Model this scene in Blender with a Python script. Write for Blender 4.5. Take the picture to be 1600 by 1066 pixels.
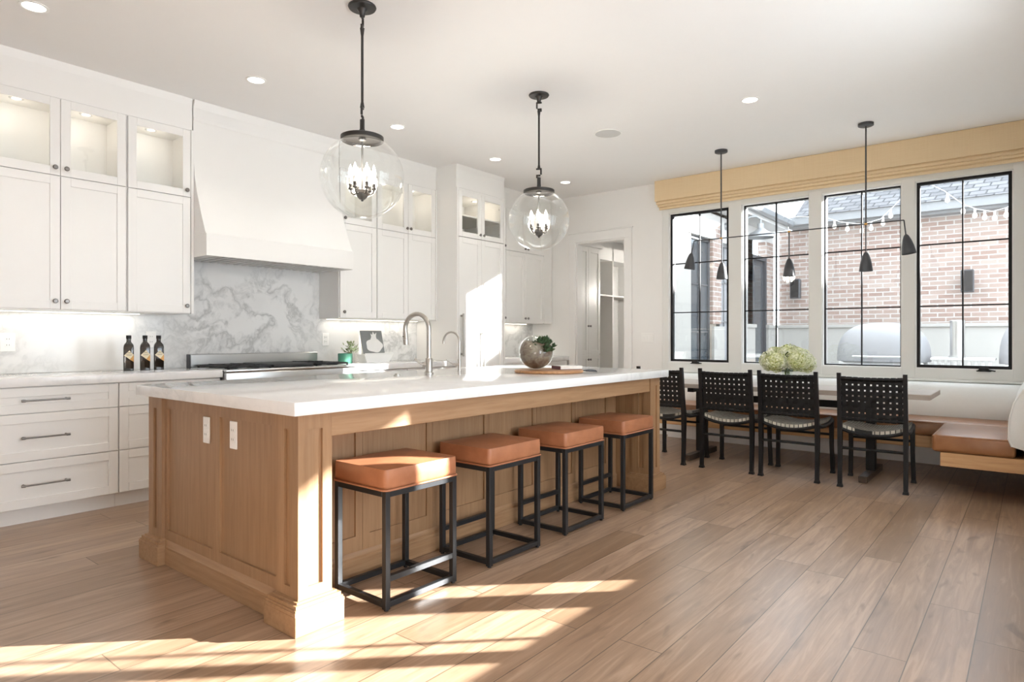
import bpy, bmesh, math, random
from mathutils import Vector, Matrix

scene = bpy.context.scene
for o in list(bpy.data.objects):
    bpy.data.objects.remove(o)
R = math.radians
PI = math.pi

# ------------------------------------------------------------------ camera
cam_d = bpy.data.cameras.new('camera')
cam = bpy.data.objects.new('camera', cam_d)
scene.collection.objects.link(cam)
cam.location = (0, 0, 1.17)
cam.rotation_euler = (R(90), 0, R(39.1 - 90))
cam_d.sensor_width = 36
cam_d.lens = 1005 * 36 / 1600
cam_d.shift_y = -(533 - 527.5) / 1600
cam_d.clip_start = .02
scene.camera = cam

# ------------------------------------------------------------------ view and world
vs = scene.view_settings
scene.display_settings.display_device = 'sRGB'
vs.view_transform = 'Standard'
vs.look = 'None'
vs.exposure = 0.3
vs.gamma = 1
vs.use_curve_mapping = False
cy = scene.cycles
cy.max_bounces = 12
cy.diffuse_bounces = 6
cy.glossy_bounces = 5
cy.transparent_max_bounces = 24
cy.transmission_bounces = 6
cy.caustics_reflective = False
cy.caustics_refractive = False
cy.sample_clamp_indirect = 6
cy.use_denoising = True

world = bpy.data.worlds.new('world')
scene.world = world
world.use_nodes = True
bg = world.node_tree.nodes['Background']
bg.inputs[0].default_value = (.84, .92, 1, 1)
bg.inputs[1].default_value = 5.2

def lamp(name, kind, loc, rot, energy, color=(1, 1, 1), **kw):
    d = bpy.data.lights.new(name, kind)
    d.energy = energy
    d.color = color
    for k, v in kw.items():
        setattr(d, k, v)
    o = bpy.data.objects.new(name, d)
    scene.collection.objects.link(o)
    o.location = loc
    o.rotation_euler = rot
    return o

sun = lamp('sun', 'SUN', (6, -6, 8), (0, 0, 0), 42, (1, .98, .95), angle=R(.55))
sd = Vector((-1, 1, -.463))
sun.rotation_euler = sd.to_track_quat('-Z', 'Y').to_euler()
# added area fill behind the camera, tilted up to brighten ceiling and room
lamp('rear_fill', 'AREA', (.8, -4.3, 1.25), (R(126), 0, 0), 75, (.86, .93, 1), shape='RECTANGLE', size=2.4, size_y=2.4)

# ------------------------------------------------------------------ materials
MATS = {}
class NT:
    def __init__(s, name):
        s.m = bpy.data.materials.new(name)
        s.m.use_nodes = True
        s.t = s.m.node_tree
        s.t.nodes.clear()
        s.out = s.n('ShaderNodeOutputMaterial')
        MATS[name] = s.m
    def n(s, kind, **kw):
        nd = s.t.nodes.new(kind)
        for k, v in kw.items():
            setattr(nd, k, v)
        return nd
    def l(s, a, b):
        s.t.links.new(a, b)
    def put(s, inp, v):
        if hasattr(v, 'links') or isinstance(v, bpy.types.NodeSocket):
            s.l(v, inp)
        else:
            if isinstance(v, tuple) and len(v) == 3 and len(getattr(inp, 'default_value', (0,))if hasattr(inp.default_value, '__len__') else (0,)) == 4:
                v = v + (1,)
            inp.default_value = v
    def math(s, op, a, b=0.0, c=0.0):
        nd = s.n('ShaderNodeMath', operation=op)
        s.put(nd.inputs[0], a); s.put(nd.inputs[1], b); s.put(nd.inputs[2], c)
        return nd.outputs[0]
    def mix(s, f, a, b, blend='MIX'):
        nd = s.n('ShaderNodeMix', data_type='RGBA', blend_type=blend)
        s.put(nd.inputs[0], f); s.put(nd.inputs[6], a); s.put(nd.inputs[7], b)
        return nd.outputs[2]
    def ramp(s, f, stops):
        nd = s.n('ShaderNodeValToRGB')
        e = nd.color_ramp.elements
        while len(e) < len(stops):
            e.new(.5)
        for i, (p, c) in enumerate(stops):
            e[i].position = p
            e[i].color = tuple(c) + (1,) if len(c) == 3 else c
        s.put(nd.inputs[0], f)
        return nd.outputs[0]
    def pos(s, world=False):
        if world:
            return s.n('ShaderNodeNewGeometry').outputs['Position']
        return s.n('ShaderNodeTexCoord').outputs['Object']
    def sep(s, v):
        nd = s.n('ShaderNodeSeparateXYZ'); s.l(v, nd.inputs[0])
        return nd.outputs[0], nd.outputs[1], nd.outputs[2]
    def comb(s, x, y, z=0.0):
        nd = s.n('ShaderNodeCombineXYZ')
        s.put(nd.inputs[0], x); s.put(nd.inputs[1], y); s.put(nd.inputs[2], z)
        return nd.outputs[0]
    def noise(s, v, scale, detail=4, rough=.5, dist=0.0):
        nd = s.n('ShaderNodeTexNoise')
        s.l(v, nd.inputs['Vector'])
        nd.inputs['Scale'].default_value = scale
        nd.inputs['Detail'].default_value = detail
        nd.inputs['Roughness'].default_value = rough
        nd.inputs['Distortion'].default_value = dist
        return nd.outputs[0]
    def vscale(s, v, x, y, z):
        nd = s.n('ShaderNodeVectorMath', operation='MULTIPLY')
        s.l(v, nd.inputs[0]); nd.inputs[1].default_value = (x, y, z)
        return nd.outputs[0]
    def bump(s, h, st=.2, d=.01):
        nd = s.n('ShaderNodeBump')
        nd.inputs['Strength'].default_value = st
        nd.inputs['Distance'].default_value = d
        s.l(h, nd.inputs['Height'])
        return nd.outputs[0]
    def bsdf(s, color, rough=.5, metal=0.0, normal=None, **kw):
        nd = s.n('ShaderNodeBsdfPrincipled')
        s.put(nd.inputs['Base Color'], color)
        s.put(nd.inputs['Roughness'], rough)
        s.put(nd.inputs['Metallic'], metal)
        if normal is not None:
            s.l(normal, nd.inputs['Normal'])
        for k, v in kw.items():
            s.put(nd.inputs[k.replace('_', ' ')], v)
        s.l(nd.outputs[0], s.out.inputs[0])
        return nd

def plain(name, col, rough=.5, metal=0.0, var=.04, scale=8, bump=0.0, **kw):
    t = NT(name)
    p = t.pos()
    f = t.noise(p, scale, 3)
    c = t.mix(f, tuple(max(0, x * (1 - var)) for x in col), tuple(min(1, x * (1 + var)) for x in col))
    nrm = t.bump(t.noise(p, scale * 12, 3), bump, .004) if bump else None
    t.bsdf(c, rough, metal, nrm, **kw)
    return t.m

plain('white_paint', (.80, .795, .775), .38, var=.01)
plain('wall_paint', (.83, .825, .81), .6, var=.01)
plain('ceiling_paint', (.86, .855, .845), .7, var=.008)
plain('trim_paint', (.82, .82, .81), .4, var=.01)
plain('window_trim_paint', (.74, .745, .72), .4, var=.01)
plain('black_metal', (.006, .006, .007), .45, .0, var=.2, scale=20, Specular_IOR_Level=.3)
plain('stool_metal', (.016, .017, .019), .42, .2, var=.15, scale=20)
plain('bronze', (.045, .042, .040), .4, .6, var=.15, scale=30)
plain('gunmetal', (.14, .14, .14), .4, .6, var=.1, scale=20)
plain('nickel', (.46, .44, .41), .3, 1, var=.03)
plain('pewter', (.22, .21, .20), .32, 1, var=.05)
plain('baffle_steel', (.72, .72, .71), .5, .4, var=.03)
plain('steel', (.62, .62, .61), .28, 1, var=.04, scale=5)
plain('cast_iron', (.02, .02, .022), .55, .2, var=.3, scale=40, bump=.2)
plain('brass', (.55, .33, .12), .3, 1, var=.05)
plain('black_leather', (.005, .005, .0055), .55, var=.3, scale=60, bump=.25, Specular_IOR_Level=.25)
plain('white_fabric', (.78, .78, .76), .85, var=.02, scale=40, bump=.15)
plain('grille_grey', (.60, .60, .59), .7, var=.04, scale=90)
plain('white_plastic', (.85, .85, .83), .35, var=.01)
plain('dark_slot', (.08, .08, .08), .6)
plain('bottle_glass', (.012, .011, .009), .06, 0, var=.2, Specular_IOR_Level=.7)
plain('clear_foot', (.42, .43, .43), .1, 0, var=.05)
plain('label_paper', (.80, .72, .52), .6, var=.04)
plain('orange_paper', (.62, .33, .10), .6, var=.05)
plain('green_ceramic', (.07, .22, .15), .25, var=.15, scale=12)
plain('book_cover', (.14, .012, .02), .5, var=.1)
plain('paper', (.82, .80, .75), .8, var=.03, scale=30)
plain('print_grey', (.22, .23, .23), .5, var=.1)
plain('garlic_white', (.85, .84, .82), .6, var=.05, scale=10)
plain('soil', (.10, .065, .04), .95, var=.5, scale=30, bump=.6)
plain('leaf', (.07, .13, .035), .45, var=.4, scale=25)
plain('succulent', (.055, .10, .045), .5, var=.5, scale=30)
plain('pale_leaf', (.30, .36, .20), .6, var=.4, scale=40)
plain('stem_green', (.16, .22, .06), .6, var=.2)
plain('stone', (.33, .32, .30), .85, var=.06, scale=3, bump=.3)
plain('paving', (.55, .54, .52), .85, var=.1, scale=2, bump=.2)
plain('fascia_grey', (.20, .205, .21), .6, var=.05)
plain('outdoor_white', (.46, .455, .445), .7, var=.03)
plain('lamp_grey', (.24, .25, .26), .4, .4, var=.05)
plain('cover_grey', (.25, .253, .265), .6, var=.05, scale=4)
plain('slate_black', (.045, .048, .055), .5, var=.1)
plain('dark_glass', (.05, .06, .07), .08, var=.3, scale=2)

def glow(name, col, st):
    t = NT(name)
    e = t.n('ShaderNodeEmission')
    e.inputs[0].default_value = col + (1,)
    e.inputs[1].default_value = st
    t.l(e.outputs[0], t.out.inputs[0])
glow('lamp_lens', (1, .95, .86), 5)
glow('led_strip', (1, .90, .74), 5)
glow('bulb_glow', (1, .90, .76), 9)
glow('string_bulb', (1, .96, .88), 2.2)

def glass(name, tint, gl, rough=.02, power=2.5):
    t = NT(name)
    tr = t.n('ShaderNodeBsdfTransparent'); tr.inputs[0].default_value = tint + (1,)
    g = t.n('ShaderNodeBsdfGlossy'); g.inputs['Roughness'].default_value = rough
    g.inputs[0].default_value = (1, 1, 1, 1)
    lw = t.n('ShaderNodeLayerWeight'); lw.inputs[0].default_value = .5
    f = t.math('POWER', lw.outputs['Facing'], power)
    f = t.math('MULTIPLY_ADD', f, gl[1], gl[0])
    mx = t.n('ShaderNodeMixShader')
    t.l(f, mx.inputs[0]); t.l(tr.outputs[0], mx.inputs[1]); t.l(g.outputs[0], mx.inputs[2])
    t.l(mx.outputs[0], t.out.inputs[0])
glass('window_glass', (.97, .985, .99), (.05, .25))
glass('cabinet_glass', (.98, .985, .98), (.03, .15))
glass('globe_glass', (.975, .985, .98), (.05, .75), .03, 3.0)
glass('bowl_glass', (.95, .97, .96), (.05, .6), .02, 3.0)

def wood(name, a, b, dark, axis, rough=.45, board=0.0, bscale=1.0):
    t = NT(name)
    p = t.pos(True)
    sc = [22.0, 22.0, 22.0]
    sc[axis] = 1.3
    v = t.vscale(p, *sc)
    g = t.noise(v, 2.2, 6, .62, .4)
    c = t.ramp(g, [(.28, dark), (.5, a), (.72, b)])
    if board:
        x, y, z = t.sep(p)
        h = t.math('ADD', x, y)
        cell = t.math('FLOOR', t.math('DIVIDE', h, board))
        wn = t.n('ShaderNodeTexWhiteNoise', noise_dimensions='1D')
        t.l(cell, wn.inputs['W'])
        c = t.mix(t.math('MULTIPLY', wn.outputs[0], .3), c, tuple(q * .62 for q in a))
    t.bsdf(c, rough, 0, t.bump(g, .12, .003))
wood('oak', (0.337, 0.198, 0.102), (0.385, 0.238, 0.129), (0.274, 0.155, 0.076), 2, board=.115)
wood('oak_rail', (0.337, 0.198, 0.102), (0.385, 0.238, 0.129), (0.274, 0.155, 0.076), 0)
wood('oak_end_rail', (0.337, 0.198, 0.102), (0.385, 0.238, 0.129), (0.274, 0.155, 0.076), 1)
wood('bench_oak', (.56, .33, .155), (.64, .40, .21), (.47, .26, .115), 1)
wood('table_oak', (.40, .345, .30), (.47, .41, .36), (.30, .25, .21), 1)
wood('dark_wood', (.05, .032, .022), (.08, .05, .035), (.03, .02, .015), 0)
wood('board_wood', (.40, .20, .085), (.50, .28, .13), (.28, .13, .05), 0)

def floor_mat():
    t = NT('floor_planks')
    x, y, z = t.sep(t.pos(True))
    W, L = .178, 1.75
    ry = t.math('DIVIDE', y, W)
    row = t.math('FLOOR', ry)
    wr = t.n('ShaderNodeTexWhiteNoise', noise_dimensions='1D'); t.l(row, wr.inputs['W'])
    u = t.math('ADD', t.math('DIVIDE', x, L), t.math('MULTIPLY', wr.outputs[0], 7.3))
    col = t.math('FLOOR', u)
    wn = t.n('ShaderNodeTexWhiteNoise', noise_dimensions='2D'); t.l(t.comb(row, col), wn.inputs['Vector'])
    idv = wn.outputs[0]
    base = t.ramp(idv, [(0, (0.295, 0.190, 0.118)), (.10, (0.340, 0.220, 0.140)), (.5, (0.385, 0.256, 0.168)), (.85, (0.435, 0.295, 0.200)), (1, (0.475, 0.330, 0.232))])
    sh = t.math('MULTIPLY', idv, 37.0)
    gv = t.comb(t.math('ADD', t.math('MULTIPLY', x, 1.1), sh), t.math('ADD', t.math('MULTIPLY', y, 17.0), sh), sh)
    g = t.noise(gv, 1.7, 7, .65, .9)
    c = t.mix(t.math('MULTIPLY', t.ramp(g, [(.35, (1, 1, 1)), (.6, (0, 0, 0))]), .6), base, (0.195, 0.115, 0.066))
    c = t.mix(t.math('MULTIPLY', t.ramp(g, [(.55, (0, 0, 0)), (.75, (1, 1, 1))]), .5), c, (0.52, 0.375, 0.265))
    kv = t.comb(t.math('ADD', t.math('MULTIPLY', x, 1.6), sh), t.math('ADD', t.math('MULTIPLY', y, 6.0), sh))
    k = t.noise(kv, 2.3, 2, .5, .6)
    c = t.mix(t.math('MULTIPLY', t.ramp(k, [(.62, (0, 0, 0)), (.76, (1, 1, 1))]), .6), c, (0.105, 0.062, 0.038))
    k2 = t.noise(t.comb(t.math('ADD', t.math('MULTIPLY', x, 4.5), sh), t.math('ADD', t.math('MULTIPLY', y, 14.0), sh)), 1.6, 3, .6, 1.2)
    c = t.mix(t.math('MULTIPLY', t.ramp(k2, [(.73, (0, 0, 0)), (.80, (1, 1, 1))]), .45), c, (.12, .07, .042))
    fy = t.math('FRACT', ry)
    fx = t.math('FRACT', u)
    seam = t.math('MAXIMUM', t.math('LESS_THAN', fy, .022), t.math('LESS_THAN', fx, .0022))
    c = t.mix(t.math('MULTIPLY', seam, .9), c, (0.079, 0.048, 0.027))
    rg = t.math('MULTIPLY_ADD', g, .22, .23)
    h = t.math('SUBTRACT', t.math('MULTIPLY', g, .25), seam)
    t.bsdf(c, rg, 0, t.bump(h, .10, .004), Coat_Weight=.3, Coat_Roughness=.22)
floor_mat()

def marble(name, base, vein, scale, amount, rough=.12):
    t = NT(name)
    p = t.pos(True)
    d = t.noise(p, scale * .8, 4, .6)
    v = t.n('ShaderNodeVectorMath', operation='MULTIPLY_ADD')
    t.l(t.comb(d, t.noise(t.vscale(p, 1.3, 1.1, .9), scale * 1.1, 4, .6), d), v.inputs[0])
    v.inputs[1].default_value = (1.1, 1.1, 1.1)
    t.l(p, v.inputs[2])
    n1 = t.noise(v.outputs[0], scale * 1.3, 6, .6)
    a = t.math('ABSOLUTE', t.math('SUBTRACT', n1, .5))
    veins = t.ramp(a, [(0, (1, 1, 1)), (.018, (.55, .55, .55)), (.075, (0, 0, 0))])
    cloud = t.ramp(t.noise(v.outputs[0], scale * .7, 3), [(.42, (0, 0, 0)), (.68, (1, 1, 1))])
    mask = t.ramp(t.noise(p, scale * .55, 2), [(.40, (0, 0, 0)), (.60, (1, 1, 1))])
    f = t.math('MULTIPLY', t.math('MULTIPLY', veins, mask), amount)
    c = t.mix(t.math('MULTIPLY', cloud, .45 * amount), base, tuple(q * .78 for q in base))
    c = t.mix(f, c, vein)
    t.bsdf(c, rough)
marble('counter_marble', (.82, .82, .815), (.50, .51, .52), 1.6, .38, .10)
marble('splash_marble', (.76, .765, .76), (.44, .45, .45), 1.6, .9, .12)

def leather(name, a, b, rough=.42):
    t = NT(name)
    p = t.pos(True)
    n = t.noise(p, 7, 4, .6)
    c = t.ramp(n, [(.3, a), (.7, b)])
    t.bsdf(c, rough, 0, t.bump(t.noise(p, 160, 2), .12, .002))
leather('tan_leather', (.30, .115, .052), (.42, .175, .085))
leather('bench_leather', (.25, .105, .040), (.32, .145, .06), .33)

def weave():
    t = NT('rush_weave')
    p = t.vscale(t.pos(True), 42, 42, 10)
    w = t.n('ShaderNodeTexBrick')
    x, y, z = t.sep(t.pos(True))
    t.l(t.comb(t.math('MULTIPLY', y, 26), t.math('MULTIPLY', x, 40)), w.inputs['Vector'])
    w.inputs['Scale'].default_value = 1.0
    w.inputs['Color1'].default_value = (.36, .34, .29, 1)
    w.inputs['Color2'].default_value = (.58, .55, .48, 1)
    w.inputs['Mortar'].default_value = (.015, .015, .014, 1)
    w.inputs['Mortar Size'].default_value = .09
    w.inputs['Brick Width'].default_value = .9
    w.inputs['Row Height'].default_value = .5
    t.bsdf(w.outputs[0], .75, 0, t.bump(w.outputs['Fac'], -.4, .004))
weave()

def brickm():
    t = NT('brick')
    x, y, z = t.sep(t.pos(True))
    v = t.comb(t.math('ADD', x, y), z)
    w = t.n('ShaderNodeTexBrick')
    t.l(v, w.inputs['Vector'])
    w.inputs['Scale'].default_value = 1.0
    w.inputs['Color1'].default_value = (.235, .160, .132, 1)
    w.inputs['Color2'].default_value = (.33, .265, .23, 1)
    w.inputs['Mortar'].default_value = (.40, .385, .365, 1)
    w.inputs['Mortar Size'].default_value = .009
    w.inputs['Brick Width'].default_value = .225
    w.inputs['Row Height'].default_value = .075
    n = t.noise(t.comb(t.math('MULTIPLY', t.math('ADD', x, y), 4.4), t.math('MULTIPLY', z, 13)), 1.0, 1)
    c = t.mix(t.math('MULTIPLY', t.ramp(n, [(.55, (0, 0, 0)), (.62, (1, 1, 1))]), .35), w.outputs[0], (.30, .20, .17))
    t.bsdf(c, .9, 0, t.bump(w.outputs['Fac'], -.3, .01))
brickm()

def shingle():
    t = NT('shingle')
    x, y, z = t.sep(t.pos(True))
    w = t.n('ShaderNodeTexBrick')
    t.l(t.comb(t.math('ADD', y, t.math('MULTIPLY', x, .15)), t.math('MULTIPLY', z, 1.7)), w.inputs['Vector'])
    w.inputs['Scale'].default_value = 1.0
    w.inputs['Color1'].default_value = (.09, .09, .095, 1)
    w.inputs['Color2'].default_value = (.15, .15, .155, 1)
    w.inputs['Mortar'].default_value = (.03, .03, .033, 1)
    w.inputs['Mortar Size'].default_value = .012
    w.inputs['Brick Width'].default_value = .22
    w.inputs['Row Height'].default_value = .14
    t.bsdf(w.outputs[0], .9)
shingle()

def shade_cloth():
    t = NT('shade_cloth')
    p = t.pos(True)
    n = t.noise(t.vscale(p, 6, 3, 160), 1.5, 3)
    m = t.noise(t.vscale(p, 6, 170, 3), 1.5, 3)
    c = t.mix(t.math('MULTIPLY', t.math('ADD', n, m), .5), (.66, .49, .29), (.80, .65, .43))
    t.bsdf(c, .85, 0, t.bump(n, .15, .003))
shade_cloth()

def terrarium_fill():
    t = NT('terrarium_gravel')
    p = t.pos()
    n = t.noise(p, 16, 6, .7, 1.0)
    c = t.ramp(n, [(.3, (.05, .028, .018)), (.45, (.15, .10, .07)), (.6, (.24, .20, .15)), (.75, (.42, .39, .33))])
    t.bsdf(c, .8, 0, t.bump(n, .6, .01))
terrarium_fill()

def petals():
    t = NT('hydrangea')
    p = t.pos()
    n = t.noise(p, 45, 2, .6)
    n2 = t.noise(p, 7, 2)
    c = t.ramp(n, [(.30, (.16, .22, .05)), (.42, (.42, .46, .16)), (.55, (.68, .70, .36)), (.68, (.88, .89, .74))])
    c = t.mix(t.ramp(n2, [(.42, (0, 0, 0)), (.62, (1, 1, 1))]), c, t.ramp(n, [(.3, (.55, .60, .34)), (.6, (.92, .92, .84))]))
    t.bsdf(c, .7)
petals()

# ------------------------------------------------------------------ mesh helpers
ORG = {}
class MB:
    """collects shapes in world (or prototype) coordinates and links them as one mesh"""
    def __init__(s):
        s.bm = bmesh.new()
    def box(s, x0, x1, y0, y1, z0, z1, bev=0.0, seg=1):
        x0, x1 = sorted((x0, x1)); y0, y1 = sorted((y0, y1)); z0, z1 = sorted((z0, z1))
        v = [s.bm.verts.new((x, y, z)) for x in (x0, x1) for y in (y0, y1) for z in (z0, z1)]
        f = [s.bm.faces.new([v[i] for i in q]) for q in ((0, 1, 3, 2), (4, 6, 7, 5), (0, 4, 5, 1), (2, 3, 7, 6), (0, 2, 6, 4), (1, 5, 7, 3))]
        if bev:
            e = list({e for q in f for e in q.edges})
            bmesh.ops.bevel(s.bm, geom=e, offset=bev, segments=seg, profile=.5, affect='EDGES')
        return s
    def cyl(s, p0, p1, r0, r1=None, seg=16, caps=True):
        r1 = r0 if r1 is None else r1
        p0, p1 = Vector(p0), Vector(p1)
        d = (p1 - p0).normalized()
        a = d.orthogonal().normalized(); b = d.cross(a)
        A = [s.bm.verts.new(p0 + (a * math.cos(2 * PI * i / seg) + b * math.sin(2 * PI * i / seg)) * r0) for i in range(seg)]
        B = [s.bm.verts.new(p1 + (a * math.cos(2 * PI * i / seg) + b * math.sin(2 * PI * i / seg)) * r1) for i in range(seg)]
        for i in range(seg):
            j = (i + 1) % seg
            s.bm.faces.new((A[i], A[j], B[j], B[i]))
        if caps:
            s.bm.faces.new(A[::-1]); s.bm.faces.new(B)
        return s
    def tube(s, pts, r, seg=10, caps=True):
        pts = [Vector(p) for p in pts]
        rs = r if isinstance(r, (list, tuple)) else [r] * len(pts)
        rings = []
        d0 = (pts[1] - pts[0]).normalized()
        a = d0.orthogonal().normalized()
        for i, p in enumerate(pts):
            d = (pts[min(i + 1, len(pts) - 1)] - pts[max(i - 1, 0)]).normalized()
            a = (a - d * a.dot(d)).normalized()
            b = d.cross(a)
            rings.append([s.bm.verts.new(p + (a * math.cos(2 * PI * k / seg) + b * math.sin(2 * PI * k / seg)) * rs[i]) for k in range(seg)])
        for q, w in zip(rings, rings[1:]):
            for k in range(seg):
                j = (k + 1) % seg
                s.bm.faces.new((q[k], q[j], w[j], w[k]))
        if caps:
            s.bm.faces.new(rings[0][::-1]); s.bm.faces.new(rings[-1])
        return s
    def lathe(s, prof, c=(0, 0, 0), seg=32):
        c = Vector(c)
        rings = []
        for r, z in prof:
            if r < 1e-6:
                rings.append([s.bm.verts.new(c + Vector((0, 0, z)))])
            else:
                rings.append([s.bm.verts.new(c + Vector((r * math.cos(2 * PI * k / seg), r * math.sin(2 * PI * k / seg), z))) for k in range(seg)])
        for q, w in zip(rings, rings[1:]):
            if len(q) == 1 and len(w) == 1:
                continue
            for k in range(seg):
                j = (k + 1) % seg
                if len(q) == 1:
                    s.bm.faces.new((q[0], w[j], w[k]))
                elif len(w) == 1:
                    s.bm.faces.new((q[k], q[j], w[0]))
                else:
                    s.bm.faces.new((q[k], q[j], w[j], w[k]))
        return s
    def prism(s, poly, vec):
        vec = Vector(vec)
        A = [s.bm.verts.new(p) for p in poly]
        B = [s.bm.verts.new(Vector(p) + vec) for p in poly]
        n = len(A)
        s.bm.faces.new(A[::-1]); s.bm.faces.new(B)
        for i in range(n):
            j = (i + 1) % n
            s.bm.faces.new((A[i], A[j], B[j], B[i]))
        return s
    def ball(s, c, r, seg=12, sq=(1, 1, 1)):
        m = Matrix.Translation(c) @ Matrix.Diagonal((r * sq[0], r * sq[1], r * sq[2], 1))
        bmesh.ops.create_uvsphere(s.bm, u_segments=seg, v_segments=max(6, seg // 2 + 1), radius=1, matrix=m)
        return s
    def quad(s, a, b, c, d):
        s.bm.faces.new([s.bm.verts.new(p) for p in (a, b, c, d)])
        return s
    def spin(s, ang, c=(0, 0, 0), axis='Z'):
        bmesh.ops.rotate(s.bm, verts=s.bm.verts, cent=c, matrix=Matrix.Rotation(ang, 3, axis))
        return s
    def move(s, v):
        bmesh.ops.translate(s.bm, verts=s.bm.verts, vec=v)
        return s
    def build(s, name, mat, parent=None, org=None, angle=35):
        bmesh.ops.recalc_face_normals(s.bm, faces=s.bm.faces)
        if parent is not None:
            o0 = ORG[parent.name]
        else:
            o0 = Vector(org) if org is not None else Vector((0, 0, 0))
            if org is None:
                lo = [min(v.co[i] for v in s.bm.verts) for i in range(3)]
                hi = [max(v.co[i] for v in s.bm.verts) for i in range(3)]
                o0 = Vector(((lo[0] + hi[0]) / 2, (lo[1] + hi[1]) / 2, lo[2]))
        bmesh.ops.translate(s.bm, verts=s.bm.verts, vec=-o0)
        me = bpy.data.meshes.new(name)
        s.bm.to_mesh(me); s.bm.free()
        for p in me.polygons:
            p.use_smooth = True
        me.set_sharp_from_angle(angle=R(angle))
        me.materials.append(MATS[mat])
        o = bpy.data.objects.new(name, me)
        scene.collection.objects.link(o)
        if parent is not None:
            o.parent = parent
        else:
            o.location = o0
        ORG[o.name] = o0
        return o

def tag(o, label=None, cat=None, group=None, kind=None):
    if label: o['label'] = label
    if cat: o['category'] = cat
    if group: o['group'] = group
    if kind: o['kind'] = kind
    return o

def thing(name, label, cat, loc=(0, 0, 0), group=None, kind=None):
    o = bpy.data.objects.new(name, None)
    scene.collection.objects.link(o)
    o.location = loc
    o.empty_display_size = .1
    ORG[o.name] = Vector(loc)
    return tag(o, label, cat, group, kind)

def struct(name, mb, mat, label, cat, parent=None):
    o = mb.build(name, mat, parent)
    if parent is None:
        tag(o, label, cat, kind='structure')
    return o

def child_light(parent, name, kind, loc, rot, energy, color=(1, 1, 1), **kw):
    l = lamp(name, kind, Vector(loc) - ORG[parent.name], rot, energy, color, **kw)
    l.parent = parent
    return l

def dup(root, loc, rotz=0.0, label=None):
    def cp(o, par):
        c = o.copy()
        scene.collection.objects.link(c)
        c.parent = par
        for ch in list(o.children):
            cp(ch, c)
        return c
    c = cp(root, None)
    c.location = loc
    c.rotation_euler = (0, 0, rotz)
    if label: c['label'] = label
    return c

def arc(c, r, a0, a1, n, plane='xz'):
    out = []
    for i in range(n + 1):
        a = R(a0 + (a1 - a0) * i / n)
        u, w = r * math.cos(a), r * math.sin(a)
        if plane == 'xz': out.append((c[0] + u, c[1], c[2] + w))
        elif plane == 'yz': out.append((c[0], c[1] + u, c[2] + w))
        else: out.append((c[0] + u, c[1] + w, c[2]))
    return out

ZC = 3.05      # ceiling
YB = 5.49      # kitchen wall
XW = 7.2       # window wall
YR = -.10      # short wall beside the dining corner

# ------------------------------------------------------------------ setting: shell
struct('floor', MB().box(-2.8, 7.32, YR - .2, 5.75, -.12, 0).box(-2.8, 2.75, -4.2, YR - .2, -.12, 0).box(7.32, 10.8, 3.8, 5.75, -.12, 0), 'floor_planks', 'wide plank floor of pale brown oak running away under the island and table', 'floor')
struct('ceiling', MB().box(-2.8, 7.32, YR - .2, 5.75, ZC, ZC + .2).box(-2.8, 2.75, -4.2, YR - .2, ZC, ZC + .2).box(7.32, 10.8, 3.8, 5.75, ZC, ZC + .2), 'ceiling_paint', 'smooth white ceiling with recessed lights', 'ceiling')
struct('wall_back', MB().box(-2.8, 7.32, YB, YB + .15, 0, ZC), 'wall_paint', 'white wall behind the kitchen cabinets and range', 'wall')
struct('wall_left', MB().box(-2.8, -2.65, -4.2, YB, 0, ZC), 'wall_paint', 'white wall at the open end of the kitchen', 'wall')
struct('wall_front', MB().box(-2.65, -.4, -4.2, -4.0, 0, ZC).box(2.0, 2.6, -4.2, -4.0, 0, ZC).box(-.4, 2.0, -4.2, -4.0, 2.5, ZC), 'wall_paint', 'white wall with a wide glazed opening facing the kitchen', 'wall')

# window wall with four openings and a doorway
WIN = [(2.69, 3.40), (1.84, 2.53), (1.005, 1.70), (.155, .875)]
SILL, HEAD = .885, 2.647
w = MB()
w.box(XW, XW + .12, YR - .2, 4.01, 0, SILL)
w.box(XW, XW + .12, YR - .2, 4.01, HEAD, ZC)
for a, b in ((3.40, 4.01), (2.53, 2.69), (1.70, 1.84), (.875, 1.005), (YR - .2, .155)):
    w.box(XW, XW + .12, a, b, SILL, HEAD)
w.box(XW, XW + .12, 4.75, YB, 0, ZC).box(XW, XW + .12, 4.01, 4.75, 2.43, ZC)
struct('wall_right', w, 'wall_paint', 'white wall with four tall windows above the dining bench', 'wall')

# wall beside the bench: openings that let the low sun in
GL = [(2.68, 3.555), (3.603, 4.175), (4.326, 4.585)]
w = MB()
w.box(2.6, XW, YR - .2, YR, 0, .74)
w.box(2.6, XW, YR - .2, YR, 2.647, ZC)
xs = [2.6] + [q for g in GL for q in g] + [XW]
for i in range(0, len(xs), 2):
    a = xs[i] - (0 if i == 0 else 0)
    w.box(xs[i], xs[i + 1], YR - .2, YR - .12, .74, 2.647)
struct('wall_nook', w, 'wall_paint', 'white wall at the closed end of the dining bench', 'wall')
struct('wall_side', MB().box(2.6, 2.75, -4.2, YR - .2, 0, ZC), 'wall_paint', 'white side wall of the living area', 'wall')

# trims around the four windows
w = MB()
for a, b in ((3.40, 3.50), (2.53, 2.69), (1.70, 1.84), (.875, 1.005), (.045, .155)):
    w.box(XW - .022, XW, a + .008, b - .008, SILL - .10, HEAD + .05, .004)
w.box(XW - .020, XW, .045, 3.50, HEAD + .008, HEAD + .09)
w.box(XW - .020, XW, .045, 3.50, SILL - .10, SILL - .008)
struct('trim_1', w, 'window_trim_paint', 'pale painted casing boards framing the row of windows', 'trim')
struct('trim_2', MB().box(XW - .05, XW - .02, .02, 3.53, SILL - .125, SILL - .10, .004), 'window_trim_paint', 'thin pale ledge under the row of windows', 'trim')

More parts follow.
